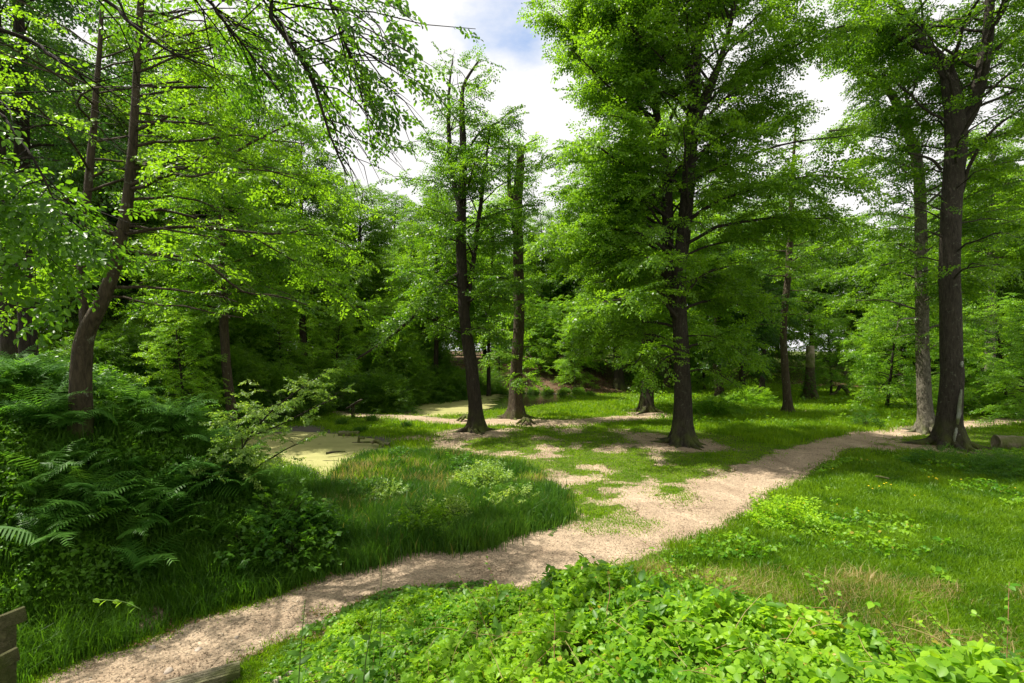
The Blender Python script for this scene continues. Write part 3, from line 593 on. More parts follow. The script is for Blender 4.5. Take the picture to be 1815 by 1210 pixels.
# --- tree overhanging from outside the left edge
bx, by = -7.5, 2.2; bz = float(H(bx, by))
s = [(bx, by, bz-.2, .36), (bx+.1, by, bz+3, .30), (bx+.3, by+.3, bz+6, .26), (bx+.4, by+.5, bz+9, .18), (bx+.8, by+.6, bz+12, .08)]
def bough(*q): return [(*P(a, b_, Y), w/2.3/F*Y) for a, b_, Y, w in q]
lm = [[(bx+.2, by+.2, bz+5.2, .10), (-5.6, 4.2, 9.4, .085)]+bough((430, -60, 6.3, 10), (480, 30, 6.3, 9), (530, 100, 6.4, 8), (560, 160, 6.5, 7), (585, 240, 6.6, 5), (615, 310, 6.7, 3)),
      [(bx+.2, by+.2, bz+6, .10), (-5.0, 4.5, 10.2, .08)]+bough((540, -90, 6.6, 8), (575, -20, 6.6, 7), (605, 60, 6.7, 5), (630, 130, 6.8, 3), (645, 190, 6.8, 2)),
      [(bx+.2, by+.2, bz+4.2, .09), (-6.2, 4.0, 8.0, .07)]+bough((150, -20, 6.0, 9), (230, 40, 6.0, 7), (300, 90, 6.1, 5), (380, 120, 6.2, 3)),
      [(bx+.2, by+.2, bz+3.3, .08), (-6.4, 4.2, 7.0, .06)]+bough((20, 60, 5.4, 8), (90, 100, 5.4, 6), (160, 140, 5.6, 4), (240, 190, 5.8, 2)),
      [(bx+.1, by+.2, bz+3., .07), (-6.3, 4.6, 6.4, .05)]+bough((-40, 180, 5.2, 7), (30, 240, 5.1, 5), (80, 320, 5.0, 4), (110, 400, 5.0, 2)),
      [(bx+.2, by+.2, bz+5.0, .09), (-5.6, 4.8, 9.0, .07)]+bough((330, -30, 6.6, 8), (390, 30, 6.8, 6), (440, 90, 7.0, 4), (500, 170, 7.2, 2)),
      [(bx+.2, by+.2, bz+2.6, .07), (-6.6, 4.4, 6.2, .05)]+bough((-60, 300, 5.6, 6), (-10, 340, 5.4, 5), (40, 400, 5.4, 3), (70, 470, 5.4, 2))]
tree((bx, by, bz), [s], lin((4, 2.0), (9, 3.6), (14, 2)), 26, label='near beech whose boughs hang into the top left, trunk out of the picture', limbs=lm, z0=bz+5.5,
     e_lo=.2, e_hi=.7, droop=-.4, nsec=11, nspr=4.5, seed=18, keep=lambda q: np.where((q[:, 2] > 4.3+.68*q[:, 1]) | (q[:, 0] < -1.15*q[:, 1]), .2, 1)*np.where((q[:, 0]+.535*(q[:, 2]-1.5) > -1.9) & (np.abs(q[:, 1]-.144*q[:, 2]-5.2) < 2.4) & (q[:, 2] > 6), .3, 1)*np.where((np.abs(q[:, 0]/q[:, 1]+.775) < .085) & (q[:, 2] < 4+.42*q[:, 1]), .3, 1), bark=M_BARKD, leafm=M_MIDLEAF, var=V_NEAR, spray_sc=.9, gap=.37, sec_k=.33, limb_density=1.5,
     az_fn=lambda r, a, z: r.normal(.7, .6, len(a)))

# --- middle-distance trees standing apart: (px, Y, top height, trunk px, crown radius, crown base z, bark, leaf, label)
MID = [(18, 14.5, 15, 26, 3.2, 6.0, M_BARKD, M_DARKLEAF, 'dark trunk at the left edge of the bank, slimmer of two'),
       (58, 15.5, 17, 36, 3.5, 6.5, M_BARKD, M_DARKLEAF, 'thick dark trunk near the left edge, behind the ferns'),
       (412, 25, 17, 18, 4.6, 4.8, M_BARKB, M_BRIGHT, 'brown-trunked tree on the bank behind the near pond, bright crown'),
       (1147, 32.5, 19, 24, 4.8, 4.2, M_BARKD, M_BEECH, 'stout tree with roots in grass just left behind the big beech'),
       (1098, 50, 18, 18, 5.5, 4.5, M_BARKD, M_FARLEAF, 'dark tree on the brown leafy slope behind the far pond'),
       (1275, 42, 18, 15, 5.0, 4.6, M_BARKB, M_BEECH, 'brown-trunked tree right behind the big beech'),
       (1350, 46, 17, 10, 4.2, 5.5, M_BARKD, M_FARLEAF, 'thin dark trunk left of the very slim tree'),
       (1757, 38, 20, 22, 5.2, 9.0, M_BARKP, M_BEECH, 'pale tree right of the massive forked tree'),
       (1738, 43, 18, 13, 4.5, 4.5, M_BARKD, M_FARLEAF, 'dark trunk between the massive forked tree and pale tree'),
       (1500, 58, 18, 9, 5.0, 6.0, M_BARKP, M_FARLEAF, 'thin pale-stemmed tree on the far brown mound'),
       (866, 44, 17, 7, 4.2, 5.0, M_BARKD, M_BRIGHT, 'thin dark stem seen between the pair by the far pond'),
       (772, 42, 17, 9, 4.6, 4.5, M_BARKD, M_BEECH, 'dark tree on the mound left of the pair by the far pond'),
       (1318, 40, 13, 12, 3.8, 2.6, M_BARKD, M_DARKLEAF, 'ivy-dark low-branched tree behind the big beech, right side')]
for i, (px, Y, ht, wpx, cr_, cb, bk, lf, lab) in enumerate(MID):
    x = (px-CX)/F*Y; z = float(H(x, Y)); rr = wpx/2/F*Y*Y/math.hypot(x, Y); r = np.random.default_rng(60+i); ln = r.normal(0, .35, (4, 2)).cumsum(0)*.5
    s = [(x, Y, z-.1, rr)]+[(x+ln[k, 0], Y+ln[k, 1], z+ht*f, rr*w) for k, (f, w) in enumerate([(.25, .9), (.5, .72), (.78, .4), (1., .1)])]
    tree((x, Y, z), [s], lin((z+cb, cr_*.8), (z+ht*.5, cr_), (z+ht, cr_*.35)), 58 if Y > 20 else 34, label=lab, z0=z+cb, seed=60+i, bark=bk, leafm=lf,
         roots=5 if Y < 36 else 0, nsec=12, nspr=5, var=V_MED, spray_sc=1.15 if Y > 30 else .95, gap=.26, e_lo=.4, e_hi=1.1, droop=-1.05, flare=.6)

# --- prototypes for the wood behind, then copies
def proto(loc, ht, R, cb, rr, seed, lf, bk, name, label, n=40, sc=1.5, var=None, e_lo=.4, e_hi=1.1, gap=.25, group=None, ell=1.0):
    x, y = loc; z = float(H(x, y)); r = np.random.default_rng(seed); ln = r.normal(0, .3, (4, 2)).cumsum(0)*.5
    s = [(x, y, z-.3, rr)]+[(x+ln[k, 0], y+ln[k, 1], z+ht*f, rr*w) for k, (f, w) in enumerate([(.25, .88), (.5, .7), (.78, .4), (1., .1)])]
    return tree((x, y, z), [s], lin((z+cb, R*.85), (z+cb+(ht-cb)*.35, R), (z+ht, R*.3)), n, name=name, label=label, z0=z+cb, seed=seed, bark=bk, leafm=lf, nsec=12, nspr=4.5, var=var or V_MED, spray_sc=sc, gap=gap, e_lo=e_lo, e_hi=e_hi, droop=-1.0 if e_lo > 0 else -.3, group=group)
GB = 'broad trees in the wood behind the clearing'; GT = 'tall bare-stemmed trees in the wood behind'; GY = 'young low trees at the edge of the wood'; GC = 'conifers in the dark wood on the left'
def gp(px, Y): return ((px-CX)/F*Y, Y)
pa = proto(gp(640, 48), 19, 5.4, 1.8, .30, 101, M_FARLEAF, M_BARKD, 'broad_tree', 'broad leafy tree in the wood behind the ponds', 64, group=GB)
pb = proto(gp(1440, 62), 21, 4.8, 5.0, .28, 102, M_FARLEAF, M_BARKB, 'tall_tree', 'tall bare-stemmed tree in the wood beyond the brown mound', 56, group=GT)
pc = proto(gp(1570, 34), 8.0, 3.1, .9, .09, 103, M_BRIGHT, M_BARKD, 'young_tree', 'low bright young beech just left of the pale curving tree', 60, .85, V_BEECH, .15, 1.1, group=GY)
pd = proto(gp(330, 34), 18, 2.6, 4.0, .17, 104, M_CONIFER, M_BARKD, 'conifer_tree', 'dark conifer in the wood behind the left bank', 90, .75, V_MED, -.3, .2, .2, group=GC)
rr = np.random.default_rng(5)
def sow(src, lst, lab, grp):
    for px, Y, sc in lst:
        x, y = gp(px, Y); dup(src, (x, y, float(H(x, y))), rr.random()*6.28, sc*rr.uniform(.92, 1.08), lab, grp)
sow(pa, [(200, 40, 1.), (90, 34, .9), (560, 62, .9), (730, 56, .95), (700, 66, 1.05)], 'broad leafy tree in the dark wood behind the left bank and near pond', GB)
sow(pa, [(860, 62, .8), (960, 60, .82), (1030, 58, .95), (1120, 64, 1.1), (1230, 60, 1.1), (930, 74, .9)], 'broad leafy tree on the slope behind the far pond', GB)
sow(pa, [(1340, 62, 1.), (1560, 66, .8), (1650, 58, 1.), (1800, 56, 1.1), (1720, 66, 1.), (1860, 44, 1.)], 'broad leafy tree in the wood behind the right side of the clearing', GB)
sow(pb, [(30, 28, .95), (120, 30, .9), (260, 30, .95), (300, 44, 1.), (370, 38, 1.), (450, 36, .9), (540, 40, .95), (150, 50, 1.), (10, 46, 1.)], 'tall bare-stemmed tree in the dark wood on the left', GT)
sow(pb, [(590, 52, .95), (780, 60, .9), (1060, 70, 1.), (1180, 52, 1.), (1290, 55, .95), (1380, 70, 1.), (1600, 52, .8), (1780, 48, 1.), (1830, 62, 1.)], 'tall bare-stemmed tree in the wood behind the clearing', GT)
sow(pc, [(1475, 44, .9), (1700, 30, .72), (1790, 30, .8), (1540, 50, .9), (1820, 26, .75), (1250, 50, .9)], 'low leafy young beech in the right part of the clearing edge', GY)
sow(pc, [(200, 30, .8), (250, 34, .9), (380, 31, .8), (430, 36, .9), (470, 42, 1.), (545, 44, 1.), (610, 46, 1.), (130, 26, .7), (885, 50, .8), (925, 54, 1.), (985, 52, .9), (1045, 54, 1.), (1150, 56, .9), (690, 38, .8), (1020, 48, .9), (960, 52, .9), (590, 36, .8), (500, 33, .7), (290, 26, .75), (330, 22, .6), (760, 47, .9)], 'low leafy young beech at the edge of the wood by the ponds', GY)
sow(pd, [(180, 27, .8), (230, 36, .9), (290, 38, 1.), (400, 50, .9), (350, 62, 1.), (440, 60, 1.1), (520, 66, 1.1), (100, 40, 1.), (60, 24, .75), (240, 56, 1.)], 'dark conifer in the wood on the left', GC)
# far woodland mass closing the view
r = np.random.default_rng(9); n = 9000
ang = r.uniform(-1.02, 1.02, n); dist = r.uniform(80, 100, n); hh = r.random(n)**.8
x = np.sin(ang)*dist; y = np.cos(ang)*dist; topn = 13+9*fbm(ang*9+20, ang*0, 71)
z = H(x, y)+hh*topn
ok = fbm(ang*30, hh*6, 72) > .36
x, y, z = x[ok], y[ok], z[ok]; n = len(x)
me = build_crown(r, np.stack([x, y, z], -1), r.random(n)*6.28, r.normal(0, .3, n), r.normal(0, .3, n), r.uniform(1.7, 2.6, n), [M_FARLEAF], V_FAR, 'distant_woodland')
tag(link('distant_woodland', me), 'far-off green wood closing the view behind all trees', 'woodland', kind='stuff')
# ================================================================== ground cover
def tuft(r, k, lean=.35, w=.03, seg=2, spread=.25):
    V = []; Fc = []
    for i in range(k):
        a = r.random()*6.283; l = r.uniform(.15, 1)*lean; h = r.uniform(.55, 1.05); ox, oy = r.normal(0, spread, 2)
        d = np.array([math.cos(a), math.sin(a), 0]); b2 = r.random()*6.283; p = np.array([math.cos(b2), math.sin(b2), 0])*w*.5*r.uniform(.7, 1.3)
        o = np.array([ox, oy, -.05]); m = o+d*l*.35*h+np.array([0, 0, h*.6]); t = o+d*l*h*1.15+np.array([0, 0, h*(1-.25*l)])
        n = len(V); V += [o-p, o+p, m+p*.8, m-p*.8, t]; Fc += [[n, n+1, n+2, n+3], [n+3, n+2, n+4, n+4]]
    return np.array(V), np.array(Fc)
def blades_mesh(name, pts, hs, ws, spreads, mat, seed, k=9, lean=.35):
    """pts (n,3); hs blade heights; templates made in unit height, width scaled separately"""
    r = np.random.default_rng(seed); acc_V = []; acc_q = []; acc_t = []; off = 0
    for v in range(4):
        s = np.arange(len(pts)) % 4 == v; n = s.sum()
        if not n: continue
        A = np.zeros((k, 5, 3)); a = r.random((n, k))*6.283; l = r.uniform(.1, 1, (n, k))*lean; h = r.uniform(.5, 1.05, (n, k))*hs[s][:, None]
        o = np.stack([r.normal(0, 1, (n, k))*spreads[s][:, None], r.normal(0, 1, (n, k))*spreads[s][:, None], np.zeros((n, k))-.02], -1)+pts[s][:, None, :]
        d = np.stack([np.cos(a), np.sin(a), 0*a], -1); b2 = r.random((n, k))*6.283
        p = np.stack([np.cos(b2), np.sin(b2), 0*b2], -1)*(ws[s][:, None]*r.uniform(.35, .65, (n, k)))[..., None]
        up = np.array([0, 0, 1.]); hh = h[..., None]; ll = l[..., None]
        m = o+d*ll*.35*hh+up*hh*.6; t = o+d*ll*1.15*hh+up*hh*(1-.3*ll)
        V = np.stack([o-p, o+p, m+p*.85, m-p*.85, t], 2).reshape(-1, 3)
        b = off+np.arange(n*k)*5; acc_V.append(V); acc_q.append(np.stack([b, b+1, b+2, b+3], -1)); acc_t.append(np.stack([b+3, b+2, b+4], -1)); off += len(V)
    return mesh_np(name, np.concatenate(acc_V), acc_q+acc_t, [mat])
TALL = [G(*p) for p in [(590, 850), (640, 815), (700, 802), (800, 805), (900, 822), (980, 862), (1000, 900), (985, 945), (930, 978), (870, 995), (800, 1008), (700, 1010), (650, 990), (625, 1000), (575, 900), (570, 870)]]
MEAD = [G(*p) for p in [(1090, 1030), (1250, 945), (1330, 895), (1400, 855), (1470, 815), (1560, 800), (1700, 805), (1830, 795), (2150, 850), (2400, 1250), (1100, 1400)]]
RIBB = [G(*p) for p in [(1230, 760), (1270, 745), (1500, 745), (1640, 748), (1640, 765), (1500, 768), (1380, 785), (1260, 770)]]
FARG = [G(*p) for p in [(940, 738), (1000, 722), (1180, 702), (1400, 690), (1650, 690), (1830, 700), (1830, 735), (1640, 748), (1230, 745), (1100, 735)]]
MARG = [G(*p) for p in [(560, 752), (620, 745), (700, 748), (800, 756), (800, 775), (700, 790), (650, 800), (600, 762)]]
def scatter(n, y0, y1, seed, wide=1.12):
    r = np.random.default_rng(seed); y = np.exp(r.uniform(math.log(y0), math.log(y1), n)); x = r.uniform(-wide, wide, n)*y; return x, y, r
def wet(x, y): return np.maximum(sdist(x, y, POND1)+.15, np.maximum(sdist(x, y, POND2), sdist(x, y, MUD)-.1))
x, y, r = scatter(150000, 5.0, 62, 1)
x = np.clip(x, -45, 60); dm = dirtmask(x, y); lt = litter(x, y); kn = sdist(x, y, KNOLL); bk = sdist(x, y, BANK)
ta = sdist(x, y, TALL)+(fbm(x*1.2, y*1.2, 80)-.5)*1.2; me_ = sdist(x, y, MEAD); n1 = fbm(x*.9, y*.9, 81); n2 = fbm(x*.35, y*.35, 82)
farg = sdist(x, y, FARG); rib = sdist(x, y, RIBB)+(n1-.5)*2; mg = sdist(x, y, MARG)+(n1-.5)*2
h = .055+.05*n1
h = np.where(me_ > 0, (.10+.24*n1*sstep(0, 1.5, me_))*(.6+.8*fbm(x*2.5, y*2.5, 84)), h)
h = np.where(y > 25, .09+.12*n1, h)
h = np.where(farg > 0, .14+.26*sstep(.35, .7, n1), h); h = np.where(rib > 0, .2+.28*n1, h); h = np.where(mg > 0, .1+.2*n1, h)
h = np.where(ta > 0, (.28+.32*n1)*(.45+1.1*fbm(x*2.2, y*2.2, 83))*(1-.5*sstep(12.5, 15.5, y)), h)
h = np.where(bk > .1, .16+.25*n1, h)
ok = (wet(x, y) < 0) & (kn < 1.2) & (np.abs(x) < 1.1*y+1)
ok &= r.random(len(x)) > sstep(.25, .62, dm+(fbm(x*4, y*4, 88)-.5)*.5)
ok &= r.random(len(x)) > sstep(.3, .7, lt+(n1-.5)*.8)*.95
z = H(x, y)
def grass(name, sel, mat, seed, label, k=9, lean=.5, hk=1., wk=1., spk=1.):
    p = np.stack([x[sel], y[sel], z[sel]], -1); Y = y[sel]
    tag(link(name, blades_mesh(name, p, h[sel]*hk, (.005+.0009*Y)*wk, (.045+.011*Y)*spk, mat, seed, k, lean)), label, 'grass', kind='stuff')
zone_t = ta > 0; zone_b = bk > .1; zone_m = (me_ > 0) & ~zone_t & ~zone_b; rest = ~zone_t & ~zone_b & ~zone_m
grass('short_grass', ok & rest, M_LGRASS, 1, 'short bright grass of the open clearing and far lawn', 10, .8)
grass('meadow_grass', ok & zone_m, M_GRASS, 2, 'soft mid-height meadow grass right of the main path', 13, .7)
grass('tall_grass', ok & zone_t, M_RUSH, 3, 'tall dark rushy grass between near pond and main path', 14, .45, wk=.9)
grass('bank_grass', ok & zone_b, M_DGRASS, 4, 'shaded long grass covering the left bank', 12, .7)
# denser rushes inside the tall patch, meadow and bank face
def dense(n, poly, seed, name, label, mat, hfun, k=12, lean=.45, cond=None, wk=1.):
    global x, y, z, h
    r = np.random.default_rng(seed); q = np.array(poly); lo, hi = q.min(0), np.minimum(q.max(0), [30, 60])
    xx = r.uniform(lo[0], hi[0], n); yy = r.uniform(lo[1], hi[1], n); d = sdist(xx, yy, poly)
    s = (d > -.1+(fbm(xx*1.5, yy*1.5, seed)-.5)*.9) & (wet(xx, yy) < 0) & (dirtmask(xx, yy) < .45) & (yy > 4.5) & (np.abs(xx) < 1.12*yy)
    if cond is not None: s &= cond(xx, yy, r)
    xx, yy = xx[s], yy[s]; hh = hfun(xx, yy, r)
    tag(link(name, blades_mesh(name, np.stack([xx, yy, H(xx, yy)], -1), hh, (.006+.0007*yy)*wk, .05+.006*yy, mat, seed, k, lean)), label, 'grass', kind='stuff')
dense(9000, TALL, 21, 'rushes', 'upright dark green rushes filling the middle of the tall grass', M_RUSH, lambda a, b, r: (.22+.55*fbm(a*.9, b*.9, 90)**1.3)*r.uniform(.6, 1.4, len(a))*(.3+1.5*fbm(a*2.6, b*2.6, 190))*(1-.5*sstep(12.5, 15.5, b)), 13, .6)
dense(4200, TALL, 27, 'edge_grass', 'lighter yellow-green tufts mixed through the tall grass', M_LGRASS, lambda a, b, r: .16+.3*fbm(a*2, b*2, 191)*r.uniform(.6, 1.4, len(a)), 11, .8, lambda a, b, r: (fbm(a*1.1, b*1.1, 192) > .5))
dense(5000, TALL, 22, 'seed_grass', 'yellowed seeding grass stems among the rushes', M_STRAW, lambda a, b, r: .35+.3*fbm(a, b, 91), 4, .5, lambda a, b, r: fbm(a*.8, b*.8, 92) > .66, .6)
dense(9000, MEAD, 23, 'lush_grass', 'dense lush tufts in the meadow beside the main path', M_GRASS, lambda a, b, r: .14+.22*fbm(a*.8, b*.8, 93), 12, .6, lambda a, b, r: (fbm(a*.6, b*.6, 94) > .48) & (b < 22) & (sdist(a, b, KNOLL) < .5))
STR = [(1.0, 8.3), (2.5, 9.2), (5, 9.0), (8, 8.2), (12, 7.6), (12, 3.4), (4.8, 4.3), (3.7, 5.2), (2.9, 6.3), (2.1, 7.4)]
dense(15000, STR, 24, 'dry_grass', 'bleached straw-coloured grass between brambles and meadow', M_STRAW, lambda a, b, r: .14+.38*fbm(a*1.2, b*1.2, 95)*r.uniform(.4, 1.2, len(a)), 6, .9, lambda a, b, r: (r.random(len(a)) < sstep(.38, .62, fbm(a*1.2, b*1.2, 96, 5))) & (sdist(a, b, STR) > .0), .6)
dense(7000, STR, 25, 'mixed_grass', 'fresh green grass mixed through the straw', M_LGRASS, lambda a, b, r: .14+.2*fbm(a*1.2, b*1.2, 97), 9, .8)
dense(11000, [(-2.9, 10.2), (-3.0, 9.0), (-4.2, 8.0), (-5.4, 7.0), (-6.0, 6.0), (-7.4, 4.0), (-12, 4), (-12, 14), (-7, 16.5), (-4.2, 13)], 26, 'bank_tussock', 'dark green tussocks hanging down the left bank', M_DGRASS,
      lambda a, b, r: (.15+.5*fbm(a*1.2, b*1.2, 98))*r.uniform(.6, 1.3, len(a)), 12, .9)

# leafy cover: leaves lying in layers on a bumpy height field
LEAF8 = (np.array([[0, 0, 0], [.25, -.30, .06], [.6, -.31, .06], [1, 0, -.10], [.6, .31, .06], [.25, .30, .06], [.45, 0, .0]]),
         np.array([[0, 1, 2, 6], [6, 2, 3, 3], [6, 3, 4, 4], [0, 6, 4, 5]]))
LEAF8 = (LEAF8[0], np.array([[0, 1, 6, 0], [1, 2, 6, 1], [2, 3, 6, 2], [3, 4, 6, 3], [4, 5, 6, 4], [5, 0, 6, 5]])[:, :3])
def tri_leaf(r, petiole=.35):
    V = []; Fc = []; n = 0
    for a, s in ((0, 1.05), (1.25, .85), (-1.25, .85)):
        M = basis(np.array([a]), np.array([-.18+r.normal()*.12]), np.array([r.normal()*.25]), np.array([s])); v, f = place(LEAF8[0], LEAF8[1], M, np.array([[petiole*(a == 0)*.3, 0, 0]])); V.append(v); Fc.append(f+n); n += len(v)
    return np.concatenate(V), np.concatenate(Fc)
TRI = [tri_leaf(np.random.default_rng(k)) for k in range(5)]
def leafcover(name, pts, size, mat, seed, tilt=.45, var=TRI, az=None):
    r = np.random.default_rng(seed); n = len(pts)
    sv = .55+1.0*fbm(pts[:, 0]*1.6, pts[:, 1]*1.6, seed+5)
    me = build_crown(r, pts, r.random(n)*6.283, r.normal(-.05, tilt, n), r.normal(0, tilt, n), size*sv*r.uniform(.45, 1.45, n), [mat], var, name)
    return me
def cover_region(n, poly, seed, size, hmax, dens=None, ymin=3.5, grow=1.0):
    r = np.random.default_rng(seed); q = np.array(poly); lo, hi = q.min(0), q.max(0); xx = r.uniform(lo[0], hi[0], n); yy = r.uniform(lo[1], hi[1], n)
    d = sdist(xx, yy, poly); s = (d > 0) & (yy > ymin) & (np.abs(xx) < 1.12*yy+.5) & (wet(xx, yy) < 0)
    if dens is not None: s &= dens(xx, yy)
    xx, yy, d = xx[s], yy[s], d[s]; hb = hmax*(.2+1.0*fbm(xx*.9, yy*.9, seed+1)+.5*(fbm(xx*2.6, yy*2.6, seed+2)-.5))*sstep(-.05, .8, d)
    return np.stack([xx, yy, H(xx, yy)+hb*(1-np.abs(r.normal(0, .3, len(xx))).clip(0, .98))+.02], -1)
# bramble bank in the foreground
def bram_h(x, y): return (.06+.56*fbm(x*1.3, y*1.3, 61)+.38*(fbm(x*3.5, y*3.5, 62)-.5))*(1-.25*sstep(5, 7, y))*sstep(.0, .9, sdist(x, y, BRAM)+(fbm(x*1.7, y*1.7, 63)-.5)*.8)
BRAM = [(-2.75, 3.0), (-2.85, 5.6), (-2.7, 7.0), (-1.9, 8.1), (-.3, 8.3), (1.0, 8.0), (2.1, 7.3), (3.0, 6.5), (4.1, 5.7), (5.4, 5.2), (8.5, 4.9), (7.5, 1.6), (-2.5, 1.6)]
r = np.random.default_rng(31); n = 125000
x = r.uniform(-3.1, 7.5, n); y = r.uniform(1.9, 8.8, n); bh = bram_h(x, y); s = (bh > .06) & (np.abs(x) < 1.15*y+.3); x, y, bh = x[s], y[s], bh[s]
s = r.random(len(x)) < np.clip((3.2/y)+.35, 0, 1); x, y, bh = x[s], y[s], bh[s]
zz = H(x, y)+bh*(1-np.abs(r.normal(0, .26, len(x))).clip(0, .95))+.03
kp = (fbm(x*4, y*4, 161) < .60) | (r.random(len(x)) < .3); x, y, bh, zz = x[kp], y[kp], bh[kp], zz[kp]
tag(link('bramble_patch', leafcover('bramble_patch', np.stack([x, y, zz], -1), .047, M_BRAMBLE, 32, .5)), 'dense sunlit bramble leaves filling the foreground below the path', 'brambles', kind='stuff')
sel = r.random(len(x)) < .10*(fbm(x*1.3, y*1.3, 65) > .5); SING = [(LEAF8[0]*[1, .75, 1], LEAF8[1])]
tag(link('foreground_herbs', leafcover('foreground_herbs', np.stack([x, y, zz+.05], -1)[sel], .085, M_SHRUB, 34, .5, SING)), 'darker broad single leaves mixed through the foreground brambles', 'herbs', kind='stuff')
sel = r.random(len(x)) < .012; n = sel.sum(); SP = curve_paths(r, np.stack([x, y, zz-.02], -1)[sel], r.random(n)*6.28, r.normal(.1, .4, n), r.normal(-.2, .4, n), r.uniform(.15, .5, n), 6, .15)
V, Fq = tubes(SP, np.full((n, 1), .0028)*np.linspace(1, .5, 6)[None], 4); tag(link('dead_stems', mesh_np('dead_stems', V, [Fq], [M_STRAW])), 'dry pale stems lying through the foreground brambles', 'dead stems', kind='stuff')
FOOT = [(-3.0, 4.5), (-3.15, 6.0), (-3.0, 7.2), (-2.2, 8.3), (-.4, 8.9), (1.2, 8.6), (1.2, 7.9), (-.4, 8.1), (-1.8, 7.7), (-2.4, 6.6), (-2.5, 4.5)]
pf = cover_region(9000, FOOT, 66, .05, .32, lambda a, b: fbm(a*1.6, b*1.6, 67) > .40)
tag(link('foot_herbs', leafcover('foot_herbs', pf, .05, M_SHRUB, 68, .5)), 'low darker leaves at the foot of the foreground brambles along the path', 'herbs', kind='stuff')
# bramble canes standing out of the patch
n = 150; x = r.uniform(-2.5, 5.5, n); y = r.uniform(2.5, 8.1, n); s = (bram_h(x, y) > .25) & (np.abs(x) < 1.1*y); x, y = x[s], y[s]; n = len(x)
z = H(x, y)+.1; SP = curve_paths(r, np.stack([x, y, z], -1), r.random(n)*6.28, r.uniform(.9, 1.5, n), r.uniform(-.4, .9, n), r.uniform(.7, 1.25, n)*(bram_h(x, y)+.35), 9, .1)
V, Fq = tubes(SP, np.full((n, 1), .0035)*np.linspace(1, .5, 9)[None], 4); a = Acc(); a.add(V, Fq)
k = 7; par = np.repeat(np.arange(n), k); t = np.tile(np.linspace(.45, .98, k), n)+r.normal(0, .02, n*k); q, tg = interp_rows(SP, par, np.clip(t, 0, .99))
for i, (TV, TF) in enumerate(TRI):
    m = np.arange(len(q)) % 5 == i; nn = m.sum(); V, Fc = place(TV, TF, basis(np.arctan2(tg[m, 1], tg[m, 0])+np.where(np.arange(nn) % 2, 1.1, -1.1)+r.normal(0, .3, nn), r.normal(.1, .3, nn), r.normal(0, .3, nn), .042*r.uniform(.5, 1.2, nn)), q[m]); a.add(V, Fc, 1)
tag(link('bramble_canes', a.mesh('bramble_canes', [M_CANE, M_BRAMBLE])), 'thin reddish bramble shoots arching above the foreground leaves', 'brambles', kind='stuff')
# undergrowth on the left bank and on the mounds
r = np.random.default_rng(33)
LB = [(-3.1, 9.6), (-3.9, 8.7), (-5.0, 7.9), (-5.8, 6.9), (-6.6, 5.6), (-7.6, 4.2), (-14, 5), (-16, 16), (-11.3, 16.5), (-8.8, 14.8), (-6.3, 12.8), (-4.2, 11.4)]
p = cover_region(90000, LB, 35, .05, .6, lambda a, b: fbm(a*1.3, b*1.3, 36) > .36)
tag(link('bank_undergrowth', leafcover('bank_undergrowth', p, .055, M_SHRUB, 37, .55)), 'dark bramble and herb leaves covering the left bank', 'undergrowth', kind='stuff')
LB2 = [(-12.4, 19), (-12.6, 24), (-12.2, 28), (-12.2, 33), (-15, 42), (-32, 42), (-30, 16), (-16, 15)]
p = cover_region(60000, LB2, 38, .1, .8, lambda a, b: fbm(a*.5, b*.5, 39) > .36)
tag(link('wood_undergrowth', leafcover('wood_undergrowth', p, .11, M_SHRUB, 40, .55)), 'low dark undergrowth on the bank behind the near pond', 'undergrowth', kind='stuff')
x, y, r = scatter(26000, 26, 60, 41); s = (x > 8) & (litter(x, y) < .6) & (fbm(x*.5, y*.5, 42) > .5) & (dirtmask(x, y) < .3) & (x < 1.1*y); x, y = x[s], y[s]
p = np.stack([x, y, H(x, y)+r.uniform(.05, .45, len(x))*fbm(x, y, 43)*1.5], -1)
tag(link('clearing_herbs', leafcover('clearing_herbs', p, .10, M_BRIGHT, 44, .5)), 'leafy herbs in patches across the far grass on the right', 'herbs', kind='stuff')
p = cover_region(26000, MEAD, 45, .05, .36, lambda a, b: (fbm(a*.7, b*.7, 46) > .52) & (b < 24) & (sdist(a, b, KNOLL) < .6))
tag(link('meadow_herbs', leafcover('meadow_herbs', p, .065, M_BRAMBLE, 47, .5)), 'pale leafy herbs and young brambles scattered in the meadow grass', 'herbs', kind='stuff')
p = cover_region(12000, TALL, 48, .05, .55, lambda a, b: fbm(a*.7, b*.7, 49) > .57)
tag(link('rush_herbs', leafcover('rush_herbs', p, .055, M_SHRUB, 50, .5)), 'dark leafy plants among the tall rushy grass', 'herbs', kind='stuff')
# wood chips, twigs and dead leaves on the path and bare soil
x, y, r = scatter(60000, 5.6, 26, 51, .9); s = (dirtmask(x, y) > .45) & (wet(x, y) < -.2); x, y = x[s], y[s]; n = len(x)
CH = (np.array([[-.5, -.22, 0], [.5, -.15, .02], [.45, .2, .05], [-.4, .24, .0]]), np.array([[0, 1, 2, 3]]))
V, Fc = place(CH[0], CH[1], basis(r.random(n)*6.28, r.normal(0, .25, n), r.normal(0, .25, n), r.uniform(.008, .032, n)*(1+y*.03)), np.stack([x, y, H(x, y)+.016], -1))
M_CHIP = leafmat('chip', (.20, .13, .08), (.60, .51, .38), .1, .1)
tag(link('wood_chips', mesh_np('wood_chips', V, [Fc], [M_CHIP])), 'wood chips and dead leaves strewn over the path', 'wood chips', kind='stuff')
x, y, r = scatter(60000, 5.4, 28, 53, .95); dmx = dirtmask(x, y); s = (dmx > .12) & (dmx < .98) & (fbm(x*1.8, y*1.8, 54) > .47) & (wet(x, y) < -.2) & (sdist(x, y, TALL) < .3); x, y = x[s], y[s]; n = len(x)
